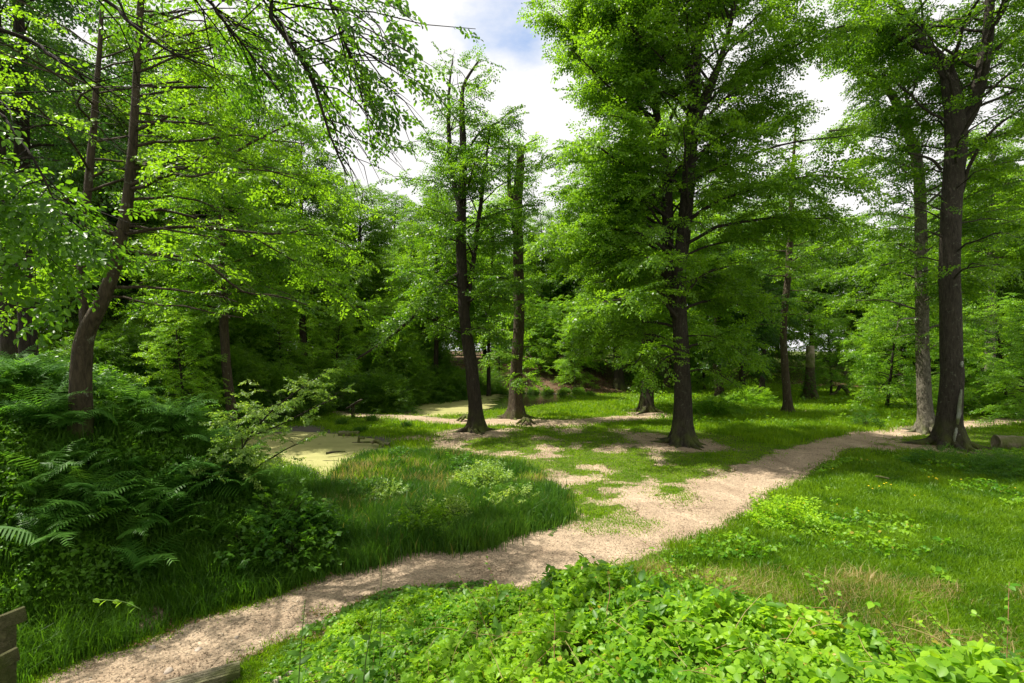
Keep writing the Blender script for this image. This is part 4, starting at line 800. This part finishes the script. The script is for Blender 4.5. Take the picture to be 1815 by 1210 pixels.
V, Fc = place(LEAF8[0], LEAF8[1], basis(r.random(n)*6.28, r.normal(0, .35, n), r.normal(0, .5, n), r.uniform(.018, .045, n)*(1+y*.02)), np.stack([x, y, H(x, y)+.03], -1))
tag(link('fallen_leaves', mesh_np('fallen_leaves', V, [Fc], [leafmat('fallen_leaf', (.13, .07, .03), (.42, .28, .14), .3, .2)])), 'brown beech leaves drifted along the path edges and bare soil', 'fallen leaves', kind='stuff')
x, y, r = scatter(40000, 30, 64, 52, 1.05); s = litter(x, y) > .4; x, y = x[s], y[s]; n = len(x)
V, Fc = place(CH[0], CH[1], basis(r.random(n)*6.28, r.normal(0, .5, n), r.normal(0, .5, n), r.uniform(.08, .2, n)), np.stack([x, y, H(x, y)+.04], -1))
M_DEADLEAF = leafmat('dead_leaf', (.16, .07, .03), (.30, .17, .09), .4, .1)
tag(link('leaf_litter', mesh_np('leaf_litter', V, [Fc], [M_DEADLEAF])), 'brown fallen leaves covering the slopes behind the clearing', 'fallen leaves', kind='stuff')

# ------------------------------------------------------------------ ferns
def frond(r, Ln=1.0, k=17):
    V = []; Fc = []; s = np.linspace(0, 1, k+4); el = 1.15-1.5*s+.1*r.normal(); st = Ln/(k+3)
    xx = np.concatenate([[0], np.cumsum(np.cos(el[:-1])*st)]); zz = np.concatenate([[0], np.cumsum(np.sin(el[:-1])*st)])
    n = 0
    for i in range(3, k+4):
        t = (i-3)/(k); pl = Ln*.30*math.sin(min(1, (t*1.15+.22))*math.pi*.92+.0)**.8 if t < .97 else .02
        for sg in (1, -1):
            a = sg*(1.25-.35*t); dx, dy = math.cos(a)*pl, math.sin(a)*pl; w = .017*Ln*(1.3-.6*t); z0 = zz[i]; dz = -.10*pl+r.normal()*.02
            V += [[xx[i]-w, 0, z0], [xx[i]+w, 0, z0], [xx[i]+dx*.6+w*.9, dy*.6, z0+dz*.3], [xx[i]+dx*.6-w*.9, dy*.6, z0+dz*.3], [xx[i]+dx, dy, z0+dz]]
            Fc += [[n, n+1, n+2], [n, n+2, n+3], [n+3, n+2, n+4]]; n += 5
    for i in range(k+3):
        w = .006*(1.2-i/(k+4)); V += [[xx[i], -w, zz[i]], [xx[i], w, zz[i]], [xx[i+1], w, zz[i+1]], [xx[i+1], -w, zz[i+1]]]; Fc += [[n, n+1, n+2], [n, n+2, n+3]]; n += 4
    return np.array(V), np.array(Fc)
FR = [frond(np.random.default_rng(200+i)) for i in range(4)]
def fern_mesh(seed):
    r = np.random.default_rng(seed); a = Acc(); k = r.integers(6, 9)
    for i in range(k):
        V, Fc = FR[i % 4]; M = basis(np.array([6.283*i/k+r.normal()*.3]), np.array([r.normal()*.15]), np.array([r.normal()*.25]), np.array([r.uniform(.7, 1.1)])); v, f = place(V, Fc, M, np.zeros((1, 3))); a.add(v, f)
    return a.mesh('fern', [M_FERN])
FM = [fern_mesh(300+i) for i in range(4)]
r = np.random.default_rng(55); spots = []
cand = [(330, 10.2), (350, 9.4), (300, 9.8), (390, 9.6), (420, 10.6), (440, 9.6), (470, 9.9), (500, 10.0), (380, 10.8), (320, 11.6), (270, 10.8), (230, 11.2), (260, 9.6), (190, 10.8), (150, 11.0), (110, 11.4), (60, 11.6), (20, 11.2),
        (90, 10.2), (40, 10.0), (200, 9.4), (345, 12.5), (290, 12.8), (240, 13.), (405, 12.), (455, 11.6), (510, 11.2), (535, 10.2), (170, 12.6), (130, 9.0), (480, 9.1), (420, 8.9), (360, 8.7), (300, 8.7), (70, 8.8), (0, 9.2), (545, 9.6), (525, 9.4)]
cand += [(float(r.uniform(60, 330)), float(r.uniform(7.4, 8.8))) for _ in range(26)]+[(float(r.uniform(180, 590)), float(r.uniform(8.9, 12.5))) for _ in range(30)]+[(float(r.uniform(0, 420)), float(r.uniform(8.6, 12.8))) for _ in range(55)]
for i, (px, Y) in enumerate(cand):
    if sdist((px-CX)/F*Y, Y, LB) < .5 or (px > 455 and Y > 9.9): continue
    x0 = (px-CX)/F*Y+r.normal()*.1
    o = thing('fern', (x0, Y, float(H(x0, Y))+.35), 'green bracken fern arching out of the undergrowth on the left bank', 'fern', 'bracken ferns on the left bank', FM[i % 4])
    o.rotation_euler = (r.normal()*.1, r.normal()*.1, r.random()*6.28); sc = r.uniform(.55, 1.05); o.scale = (sc, sc, sc)

# ------------------------------------------------------------------ bushes
def bush(loc, R, Hh, seed, mat, label, name='bush', group=None, n=420, var=None, sc=.6, stems=7):
    r = np.random.default_rng(seed); x, y = loc; z = float(H(x, y)); root = thing(name, (x, y, z), label, 'bush', group)
    a = r.random(n)*6.283; e = np.arcsin(r.uniform(0, 1, n)); rad = r.uniform(.55, 1.05, n)*(1+.35*(fbm(a*2+9, e*3, seed)-.5)*4)
    p = np.stack([np.cos(a)*np.cos(e)*R*rad, np.sin(a)*np.cos(e)*R*rad, .08+np.sin(e)*Hh*rad], -1)
    me = build_crown(r, p, a+r.normal(0, .6, n), e*.6+r.normal(0, .3, n)-.1, r.normal(0, .5, n), sc*r.uniform(.7, 1.2, n), [mat], var or V_BEECH, 'foliage')
    link('foliage', me, root)
    SP = curve_paths(r, r.normal(0, .08*R, (stems, 3))*[1, 1, 0], r.random(stems)*6.28, np.full(stems, 1.2), np.full(stems, .6), np.full(stems, Hh*.95), 6, .12)
    V, Fq = tubes(SP, np.full((stems, 1), .012+.006*R)*np.linspace(1, .3, 6)[None], 5); link('stems', mesh_np('stems', V, [Fq], [M_BARKD]), root)
    return root
GSB = 'leafy bushes on the mound and bank by the ponds'
sb = bush(gp(672, 33.5), 2.1, 2.2, 400, M_FARLEAF, 'rounded green bush beside the sign at the end of the far path', group=GSB, n=1500, sc=.62, var=V_BEECH)
for px, Y, sc, lab in [(703, 37.5, .95, 0), (640, 35.5, .9, 0), (736, 40, .95, 0), (775, 41, 1.05, 0), (815, 45, 1.0, 0), (855, 47, .85, 0), (700, 39, 1.3, 0), (655, 40, 1.3, 0), (745, 45, 1.3, 0), (560, 34, 1.0, 1), (530, 31, .9, 1), (480, 29, .9, 1), (440, 28.5, .8, 1), (395, 27.5, .8, 1), (350, 27, .75, 1), (300, 26, .8, 1), (240, 24, .8, 1), (585, 39, 1.3, 1), (180, 22, .7, 1), (430, 33, 1.2, 1), (360, 33, 1.1, 1)]:
    x0, y0 = gp(px, Y); dup(sb, (x0, y0, float(H(x0, y0))-.1), r.random()*6.28, sc*r.uniform(.9, 1.1), ['leafy green bush on the mound behind the far pond and sign', 'shaded leafy bush on the bank behind the near pond'][lab], GSB)
for px, Y, sc in [(865, 46.2, .26), (890, 46.6, .22), (920, 46.9, .25), (945, 46.8, .24), (970, 46.5, .27), (1000, 45.8, .25), (1025, 44.6, .24), (1045, 43.4, .2), (845, 45.6, .3)]:
    x0, y0 = gp(px, Y); dup(sb, (x0, y0, float(H(x0, y0))-.05), r.random()*6.28, sc*r.uniform(.9, 1.3), 'small dark clump fringing the back edge of the far pond', 'dark clumps along the far pond edge')
for i, (px, Y, R1, H1, lab) in enumerate([(500, 9.6, .7, .75, 'dark bramble bush at the right shoulder of the left bank, uppermost'), (560, 9.9, .55, .7, 'dark bramble bush at the right tip of the left bank'), (455, 9.0, .65, .6, 'dark bramble bush low on the left bank below the sapling'), (535, 9.2, .6, .6, 'dark bramble bush at the toe of the left bank beside the path')]):
    bush(gp(px, Y), R1, H1, 430+i, M_SHRUB, lab, n=330, sc=1.25, var=[(tri[0]*.075, tri[1]) for tri in TRI], group='bramble bushes on the left bank')
GPB = 'pale leafy bushes in the grass'
V_SHOOT = variants(72, leaf=.06, length=.30, n_side=3, six=True, droop=-.5)
bush(gp(860, 14.6), .75, 0.47, 410, M_PALELEAF, 'low spreading yellow-green bush in the middle of the tall grass', n=161, sc=1.15, var=V_SHOOT, group=GPB)
bush(gp(690, 12.9), .28, 0.47, 411, M_PALELEAF, 'small silvery upright bush among the rushes left of centre', n=47, sc=1.15, var=V_SHOOT, group=GPB)
bush(gp(745, 10.9), .55, 0.42, 412, M_BEECH, 'broad leafy bush at the front edge of the rushes', n=107, sc=1.15, var=V_SHOOT, group=GPB)
bush(gp(790, 11.6), .35, 0.51, 413, M_PALELEAF, 'small pale bush just right of the broad leafy bush in the rushes', n=40, sc=1.15, var=V_SHOOT, group=GPB)
bush(gp(905, 12.6), .4, 0.42, 414, M_PALELEAF, 'small light bush at the right end of the rushes', n=40, sc=1.15, var=V_SHOOT, group=GPB)
bush(gp(820, 16.6), .3, 0.51, 415, M_SHRUB, 'small blue-green bush behind the spreading yellow-green bush', n=40, sc=1.15, var=V_SHOOT, group=GPB)
bush(gp(1400, 11.6), .75, 0.30, 416, M_BRAMBLE, 'low light-green bramble clump in the grass right of the main path', n=134, sc=1.15, var=V_SHOOT, group=GPB)
bush(gp(1770, 31), 1.9, 1.1, 417, M_BRIGHT, 'broad bright bush on the far side of the main path at the right edge', n=900, sc=.6, group=GPB)
bush(gp(1670, 32), .9, 1.7, 418, M_PALELEAF, 'thin pale shrub between the two right-hand trunks', n=120, sc=.6, group=GPB)
bush(gp(1615, 33), .9, 1.6, 419, M_PALELEAF, 'thin light-green shrub left of the pale curving trunk', n=120, sc=.6, group=GPB)
bush(gp(1270, 31), 1.3, .8, 420, M_BRIGHT, 'low bright bush in the grass right behind the big beech', n=380, sc=.6, group=GPB)
bush(gp(1330, 37), 1.6, .9, 421, M_BRIGHT, 'low leafy bush in the far grass near the ivy-dark tree', n=420, sc=.6, group=GPB)
bush(gp(1790, 16.3), 1.3, .4, 422, M_SHRUB, 'dark leafy clump in front of the log at the right edge', n=700, sc=.42, group=GPB, var=V_FINE)
bush(gp(1660, 17.6), .8, .5, 423, M_SHRUB, 'small dark leafy clump at the foot of the massive forked tree', n=220, sc=.40, group=GPB, var=V_FINE)
bush(gp(1535, 26), .55, .75, 424, M_RUSH, 'dark rounded tussock in the lawn beyond the main path', n=160, sc=.4, group=GPB, var=V_FINE)
# rush tussocks as separate things
def tussock(px, Y, hh, seed, lab):
    x0, y0 = gp(px, Y); rr_ = np.random.default_rng(seed); n = 26; p = np.column_stack([rr_.normal(0, .12, n), rr_.normal(0, .12, n), np.full(n, -.03)])
    thing('rush_tussock', (x0, y0, float(H(x0, y0))), lab, 'tussock', 'rush tussocks', blades_mesh('rush_tussock', p, np.full(n, hh), np.full(n, .007+.0005*Y), np.full(n, .07), M_RUSH, seed, 12, .75))
for i, (px, Y, hh, lab) in enumerate([(810, 10.3, .55, 'arching rush tussock at the front tip of the tall grass'), (780, 10.8, .45, 'shorter rush tussock left of the arching one'), (552, 28.5, .6, 'rush tussock on the mud at the back of the near pond'),
        (606, 26.5, .6, 'rush tussock behind the log in the near pond'), (660, 28, .6, 'dark rush tussock just right of the lectern sign'), (640, 24.5, .5, 'rush tussock at the right bank of the near pond'), (720, 26, .45, 'rush tussock in the strip of grass below the far path')]):
    tussock(px, Y, hh, 500+i, lab)

# ------------------------------------------------------------------ sapling leaning over the near pond
s = stem(10.0, [(385, 900, 4), (405, 840, 4), (440, 775, 3.5, .1), (490, 720, 3, .2), (560, 670, 1.5, .4)]); x0, y0, z0_, _ = s[0]
s2 = stem(10.0, [(387, 890, 3), (415, 840, 3, -.2), (428, 790, 3, -.4), (420, 750, 2, -.5), (400, 735, 1, -.6)])
s3 = stem(10.0, [(388, 890, 3), (440, 840, 3, .1), (500, 800, 2.5, .2), (545, 780, 1, .3)])
s4 = stem(10.0, [(440, 775, 2.5, .1), (500, 750, 2.5, .3), (560, 720, 2, .6), (610, 700, 1, .8)])
root = tree((x0, y0, float(H(x0, y0))), [s, s2, s3, s4], lambda q: .5, 48, name='sapling', label='thin-stemmed pale-leaved sapling leaning over the near pond', cat='sapling', z0=z0_+.75, seed=70, bark=M_BARKD, leafm=M_PALELEAF,
     var=variants(71, leaf=.055, length=.24, n_side=3, six=True), nsec=10, nspr=6, flare=.0, e_lo=.2, e_hi=.7, droop=-.2, sec_k=.8)

# ------------------------------------------------------------------ weeds in the foreground
def weed(px, pyb, pyt, Y, seed, label, nleaf, ls, lean=0., bud=False):
    a = P(px, pyb, Y); b_ = P(px+lean, pyt, Y); r = np.random.default_rng(seed); root = thing('tall_weed', a, label, 'weed')
    Q = crom([(0, 0, 0), ((b_[0]-a[0])*.3, .02, (b_[2]-a[2])*.5), (b_[0]-a[0], 0, b_[2]-a[2])], 12)
    V, Fq = tubes(Q[None], np.linspace(.006, .0025, 12)[None], 6); link('stem', mesh_np('stem', V, [Fq], [M_STEM], smooth=True), root)
    ht = b_[2]-a[2]
    for i in range(nleaf):
        t = .12+.7*i/nleaf; p = Q[int(t*11)]; az = i*2.4+r.normal()*.2
        TV = LEAF8[0]*[1, .8, 1]; V, Fc = place(TV, LEAF8[1], basis(np.array([az]), np.array([.35+r.normal()*.15]), np.array([r.normal()*.2]), np.array([ls*(1.1-t*.7)])), p[None]); link('leaf', mesh_np('leaf', V, [Fc], [M_SHRUB]), root)
    if bud:
        for i in range(12):
            t = .72+.28*i/12; acc = Acc(); p = Q[min(int(t*11), 11)]*(1)+np.array([r.normal()*.008, r.normal()*.008, (t*11 % 1)*ht/12]); th = r.random()*6.28
            V, Fc = place(LEAF8[0], LEAF8[1], basis(np.array([th]), np.array([.2]), np.array([0.]), np.array([.022*(1.4-t)*2])), p[None]); acc.add(V, Fc); link('flower_bud', acc.mesh('flower_bud', [M_STEM]), root)
weed(527, 1250, 1062, 4.3, 1, 'tall single-stemmed weed with drooping bud spike beside the path, bottom left of centre', 7, .17, 14, True)
weed(640, 1260, 1090, 3.3, 2, 'broad-leaved weed standing at the left end of the brambles', 10, .15, 22)
weed(672, 1230, 1010, 5.2, 3, 'thin upright weed rising above the left end of the brambles', 7, .11, 4)
s = [(P(165, 1062, 6.2)), (P(200, 1064, 6.1)), (P(225, 1068, 6.0)), (P(250, 1080, 5.9))]
root = thing('leafy_shoot', s[0], 'bright sunlit shoot sticking out of the dark left bank above the path', 'shoot'); Q = crom(np.array(s)-np.array(s[0]), 10)
V, Fq = tubes(Q[None], np.full((1, 10), .004), 5); link('stem', mesh_np('stem', V, [Fq], [M_STEM]), root); acc = Acc()
for i in range(9):
    V, Fc = place(LEAF8[0], LEAF8[1], basis(np.array([i*2.1]), np.array([-.4]), np.array([.4]), np.array([.09])), Q[i][None]); acc.add(V, Fc)
link('leaves', acc.mesh('leaves', [M_BRAMBLE]), root)

# ------------------------------------------------------------------ logs, stumps, sticks
def log(name, a, b_, r0, r1, label, bark, cat='log', cut=True, n=14, bend=0., sub=None, hollow=False):
    a = np.array(a); b_ = np.array(b_); root = thing(name, tuple(a), label, cat); d = b_-a; rr_ = np.random.default_rng(int(abs(a[0])*100))
    s_ = np.linspace(0, 1, n)[:, None]; Q = d*s_+np.array([0, 0, 1.])*np.sin(s_*np.pi)*bend+rr_.normal(0, .012, (n, 3))*min(r0*8, 1)
    V, Fq = tubes(Q[None], (np.linspace(r0, r1, n)*(1+.05*rr_.normal(size=n)))[None], 16, lambda Pt, th: 1+.06*np.sin(3*th+1)[None, None]+.04*np.sin(7*th)[None, None]+0*Pt[..., :1])
    me = mesh_np('bark', V, [Fq], [bark], smooth=True); link('bark', me, root)
    if cut:
        for e, nm in ((0, 'cut_end'), (n-1, 'cut_end')):
            ring = V[e*16:(e+1)*16]; c = ring.mean(0); out_ = -d/np.linalg.norm(d)*(1 if e == 0 else -1); VV = np.vstack([ring, c+(ring-c)*.55-out_*(.03 if hollow else -.003), c-out_*(.15 if hollow else -.004)])
            i = np.arange(16); j = (i+1) % 16; link(nm, mesh_np(nm, VV, [np.stack([i, j, j+16, i+16], -1), np.stack([i+16, j+16, np.full(16, 32)], -1)], [M_DEAD], smooth=True), root)
    return root
a = P(1764, 779, 20.4); log('fallen_log', (a[0], a[1], float(H(a[0], a[1]))+.26), (a[0]+3.2, a[1]-.5, float(H(a[0]+3, a[1]))+.22), .30, .26, 'thick cut log with pale hollow end lying at the right edge', M_DEAD, hollow=True)
a = P(1730, 792, 18.9); log('fallen_log', (a[0]-.1, a[1], float(H(a[0], a[1]))+.09), (a[0]+1.6, a[1]-.6, float(H(a[0]+1.6, a[1]-.6))+.05), .09, .07, 'thin weathered log lying in front of the thick cut log', M_DEAD)
a = P(600, 772, 24); log('pond_log', (a[0], a[1], .02), (a[0]+.95, a[1]-.05, .05), .12, .11, 'short pale log at the back edge of the near pond', M_DEAD)
def branchy(name, label, polys, mat, cat='branch'):
    o = np.array(polys[0][0][:3]); acc = Acc()
    for q in polys:
        Q = crom(np.array(q), 16); V, Fq = tubes(Q[None, :, :3]-o, Q[None, :, 3], 7); acc.add(V, Fq)
    return thing(name, tuple(o), label, cat, me=acc.mesh(name, [mat], True))
def gz(px, Y, dz, rr_): x0 = (px-CX)/F*Y; return (x0, Y, dz, rr_)
branchy('dead_branch', 'forked dead branch with broken stub lying across the right corner of the near pond', [[gz(624, 21.7, .03, .02), gz(645, 21.6, .06, .04), gz(668, 21.4, .10, .06), gz(690, 21.2, .02, .10)], [gz(660, 21.5, .05, .05), gz(668, 21.1, .22, .08), gz(682, 20.9, .03, .11)], [gz(635, 21.6, .05, .05), gz(637, 21.5, .30, .06)], [gz(636, 21.5, .27, .05), gz(646, 21.5, .24, .05)]], M_DEAD)
branchy('dead_branch', 'thin dark stick lying on the mud at the near tip of the pond', [[gz(578, 19.2, .08, .05), gz(595, 19.4, .10, .035), gz(612, 19.7, .06, .02)]], M_BARKD)
branchy('dead_branch', 'arched dark fallen branch in the far grass beyond the tall stump', [[gz(1470, 43, .1, .10), gz(1482, 43, .35, .13), gz(1490, 43, .85, .16), gz(1500, 42.8, .55, .16), gz(1505, 42.6, .1, .14)], [gz(1505, 42.6, .12, .14), gz(1530, 42.5, .3, .2), gz(1538, 42.5, .1, .16)]], M_BARKD)
branchy('dead_branch', 'short bleached stick lying in the meadow grass on the right', [[(*P(1552, 850, 15.2)[:2], .22, .02), (*P(1562, 852, 15.1)[:2], .22, .035), (*P(1576, 853, 15.)[:2], .20, .02)]], M_DEAD)
for px, Y, lab in [(932, 27.0, 'low root stump on the far path between the pair and big beech'), (826, 28.6, 'low root stump on the far path left of the slim dark tree')]:
    c = gz(px, Y, float(H((px-CX)/F*Y, Y)), 0); q = []
    for k in range(6):
        a_ = k*1.05; q.append([(c[0], Y, c[2]+.30, .09), (c[0]+.25*math.cos(a_), Y+.25*math.sin(a_), c[2]+.2, .08), (c[0]+.6*math.cos(a_), Y+.6*math.sin(a_), c[2]-.05, .03)])
    branchy('root_stump', lab, q, M_BARKB, 'stump')
# tall sawn stump
x0, y0 = gp(1436, 40.5); z0_ = float(H(x0, y0)); root = thing('tall_stump', (x0, y0, z0_), 'tall sawn-off trunk with a pale flat top and ivy on its base', 'stump')
top = P(1436, 613, 40.5)[2]-z0_
Q = crom([(0.02, 0, -.2, .72), (0, 0, .5, .50), (0, 0, 1.6, .37), (0, 0, top*.62, .31), (0, 0, top, .285)], 18)
V, Fq = tubes(Q[None, :, :3], Q[None, :, 3], 20, lambda Pt, th: 1+.05*np.sin(3*th)[None, None]+.22*np.exp(-np.clip(Pt[..., 2:3], 0, 9)/.5)*np.cos(6*th+1)[None, None]); link('trunk', mesh_np('trunk', V, [Fq], [M_BARKB], smooth=True), root)
s_ = V[-20:]; Q2 = np.array([(0, 0, top*.60, .33), (0, 0, top*.8, .32), (0, 0, top+.012, .305)]); V2, F2 = tubes(Q2[None, :, :3], Q2[None, :, 3], 20); V2 = np.vstack([V2, [[0, 0, top+.03]]]); i = np.arange(20)
link('sawn_top', mesh_np('sawn_top', V2, [F2, np.stack([40+i, 40+(i+1) % 20, np.full(20, 60)], -1)], [M_DEAD]), root)
rr_ = np.random.default_rng(8); n = 260; th = rr_.random(n)*6.28; hz = rr_.random(n)**1.3*top*.58; rad = np.interp(hz, Q[:, 2], Q[:, 3])
link('ivy', build_crown(rr_, np.stack([np.cos(th)*rad, np.sin(th)*rad, hz], -1), th+rr_.normal(0, .5, n), rr_.normal(-.3, .4, n), rr_.normal(0, .5, n), np.full(n, .28), [M_SHRUB], V_BEECH, 'ivy'), root)

# ------------------------------------------------------------------ built things
def box(acc, c, sz, M=None, mi=0, bev=0.):
    c = np.array(c, float); s_ = np.array(sz, float)/2; b_ = min(bev, *(s_*.6)) if bev else 0
    if not b_:
        V = np.array([[i, j, k] for i in (-1, 1) for j in (-1, 1) for k in (-1, 1)])*s_; Fq = np.array([[0, 1, 3, 2], [4, 6, 7, 5], [0, 4, 5, 1], [2, 3, 7, 6], [0, 2, 6, 4], [1, 5, 7, 3]])
        if M is not None: V = V@np.array(M).T
        acc.add(V+c, Fq, mi)
def bevel_obj(o, w):
    m = o.modifiers.new('bevel', 'BEVEL'); m.width = w; m.segments = 2
M_WOOD = barkmat('weathered_wood', (.085, .07, .04), (.20, .165, .10), .3, -5, (2, 9, 9)); M_WOODL = barkmat('silver_wood', (.20, .17, .11), (.42, .37, .27), .15, -5, (3, 3, 9)); M_PANEL = plain('panel', (.30, .26, .20), .5)
def beam(a, b_, w, h_, mat, parent, name, base):
    a = np.array(a)-base; b_ = np.array(b_)-base; d = b_-a; Ln = np.linalg.norm(d); X = d/Ln; Yv = np.cross([0, 0, 1.], X); Yv = Yv/(np.linalg.norm(Yv)+1e-9) if np.linalg.norm(Yv) > .01 else np.array([1., 0, 0]); Z = np.cross(X, Yv)
    acc = Acc(); box(acc, (a+b_)/2, (Ln, w, h_), np.stack([X, Yv, Z], 1)); o = link(name, acc.mesh(name, [mat]), parent); bevel_obj(o, .006); return o
# lectern sign
x0, y0 = gp(626, 29.6); z0_ = float(H(x0, y0)); base = np.array([x0, y0, z0_]); root = thing('lectern_sign', (x0, y0, z0_), 'dark wooden lectern sign on two posts beside the far path', 'sign')
beam(base+[-.10, .1, -.2], base+[-.10, .1, .72], .08, .08, M_BARKD, root, 'post', base); beam(base+[.12, -.25, -.2], base+[.12, -.25, .80], .08, .08, M_BARKD, root, 'post', base)
o = beam(base+[-.30, -.06, .55], base+[.46, -.06, 1.02], .80, .05, M_BARKD, root, 'frame', base); beam(base+[-.27, -.06, .605], base+[.43, -.06, 1.04], .68, .02, M_PANEL, root, 'panel', base)
# post with a red cap at the end of the path
x0, y0 = gp(608, 34); z0_ = float(H(x0, y0)); base = np.array([x0, y0, z0_]); root = thing('marker_post', (x0, y0, z0_), 'slim brown marker post with a red top where the path leaves the clearing', 'post')
beam(base+[0, 0, -.2], base+[0, 0, .95], .13, .13, M_WOOD, root, 'post', base); beam(base+[0, 0, .952], base+[0, 0, 1.2], .17, .17, plain('red_paint', (.65, .10, .06), .5), root, 'cap', base)
# rail fence at the bottom left
base = np.array(P(8, 1180, 3.6)); root = thing('rail_fence', tuple(base), 'weathered two-rail wooden fence end at the bottom left corner', 'fence')
beam(P(8, 1290, 3.62), P(8, 1104, 3.62), .10, .08, M_WOOD, root, 'post', base)
beam(P(-120, 1152, 3.2), P(46, 1086, 3.56), .035, .10, M_WOOD, root, 'rail', base); beam(P(-120, 1235, 3.2), P(33, 1157, 3.56), .035, .095, M_WOOD, root, 'rail', base)
# plank step
a = np.array([*G(425, 1186), 0]); a[2] = float(H(a[0], a[1]))+.07; b_ = np.array([*G(255, 1232), 0]); b_[2] = float(H(b_[0], b_[1]))+.07; root = thing('plank_step', tuple(a), 'grooved silver-grey plank step set into the path at the bottom', 'step')
for k in range(5):
    off = np.array([.09, -.062, 0])*k*1.0; d = (b_-a)/np.linalg.norm(b_-a); pr = np.array([-d[1], d[0], 0])*-.052*k*-1
    beam(a+pr-[0, 0, .0], b_+pr, .044, .09, M_WOODL, root, 'board', a)
# stones at the foot of the brambles
for i, (px, py, sz) in enumerate([(548, 1188, .10), (512, 1202, .08), (492, 1214, .09), (562, 1208, .08), (536, 1218, .10), (478, 1194, .05), (350, 1150, .05), (270, 1146, .05), (420, 1130, .04), (300, 1190, .06)]):
    x0, y0 = G(px, py); rr_ = np.random.default_rng(600+i); u, v = np.meshgrid(np.linspace(0, 2*np.pi, 13)[:-1], np.linspace(0, np.pi, 8)); D = np.stack([np.cos(u)*np.sin(v), np.sin(u)*np.sin(v), np.cos(v)], -1).reshape(-1, 3)
    rad = 1+.22*np.sin(D[:, 0]*3+i)+.18*np.sin(D[:, 1]*4+2*i)+.1*np.cos(D[:, 2]*5+i); V = D*rad[:, None]*sz*[1, .8, .6]; ii = np.arange(7)[:, None]*12; jj = np.arange(12)[None]; Fq = np.stack([ii+jj, ii+(jj+1) % 12, ii+12+(jj+1) % 12, ii+12+jj], -1).reshape(-1, 4)
    big = sz > .1
    thing('stone', (x0, y0, float(H(x0, y0))+sz*.02), 'pale rough stone at the foot of the brambles beside the path' if i < 6 else 'small pale stone bedded in the sandy path', 'stone', 'stones beside the path' if i < 6 else 'stones in the path', mesh_np('stone', V, [Fq], [M_STONE], smooth=True))
# buttercups
M_YEL = plain('yellow_petal', (.85, .62, .02), .5); acc = Acc(); V, Fq = tubes(np.array([[[0, 0, 0], [.01, 0, .15], [.02, .01, .32]]]), np.array([[.004, .004, .003]]), 4)
root = thing('yellow_flower', (*G(1566, 862), 0), 'small yellow buttercup in the meadow grass on the right', 'flower', 'buttercups in the meadow'); link('stem', mesh_np('stem', V, [Fq], [M_STEM]), root)
TV, TF = LEAF8; V, Fc = place(TV*[1, 1.3, 1], TF, basis(np.arange(5)*1.257, np.full(5, .35), np.zeros(5), np.full(5, .028)), np.tile([[.02, .01, .32]], (5, 1))); link('petals', mesh_np('petals', V, [Fc], [M_YEL]), root)
for px, py in [(1572, 858), (1580, 860), (1560, 866), (1545, 866), (1538, 864), (1655, 843), (1662, 846), (1648, 845), (1622, 878), (1475, 828), (1540, 905), (1800, 862), (1705, 850), (1660, 850)]:
    x0, y0 = G(px, py+18); dup(root, (x0, y0, float(H(x0, y0))), px, random.uniform(.8, 1.1), 'small yellow buttercup in the meadow grass on the right', 'buttercups in the meadow')
x0, y0 = G(1566, 880); root.location = (x0, y0, float(H(x0, y0)))
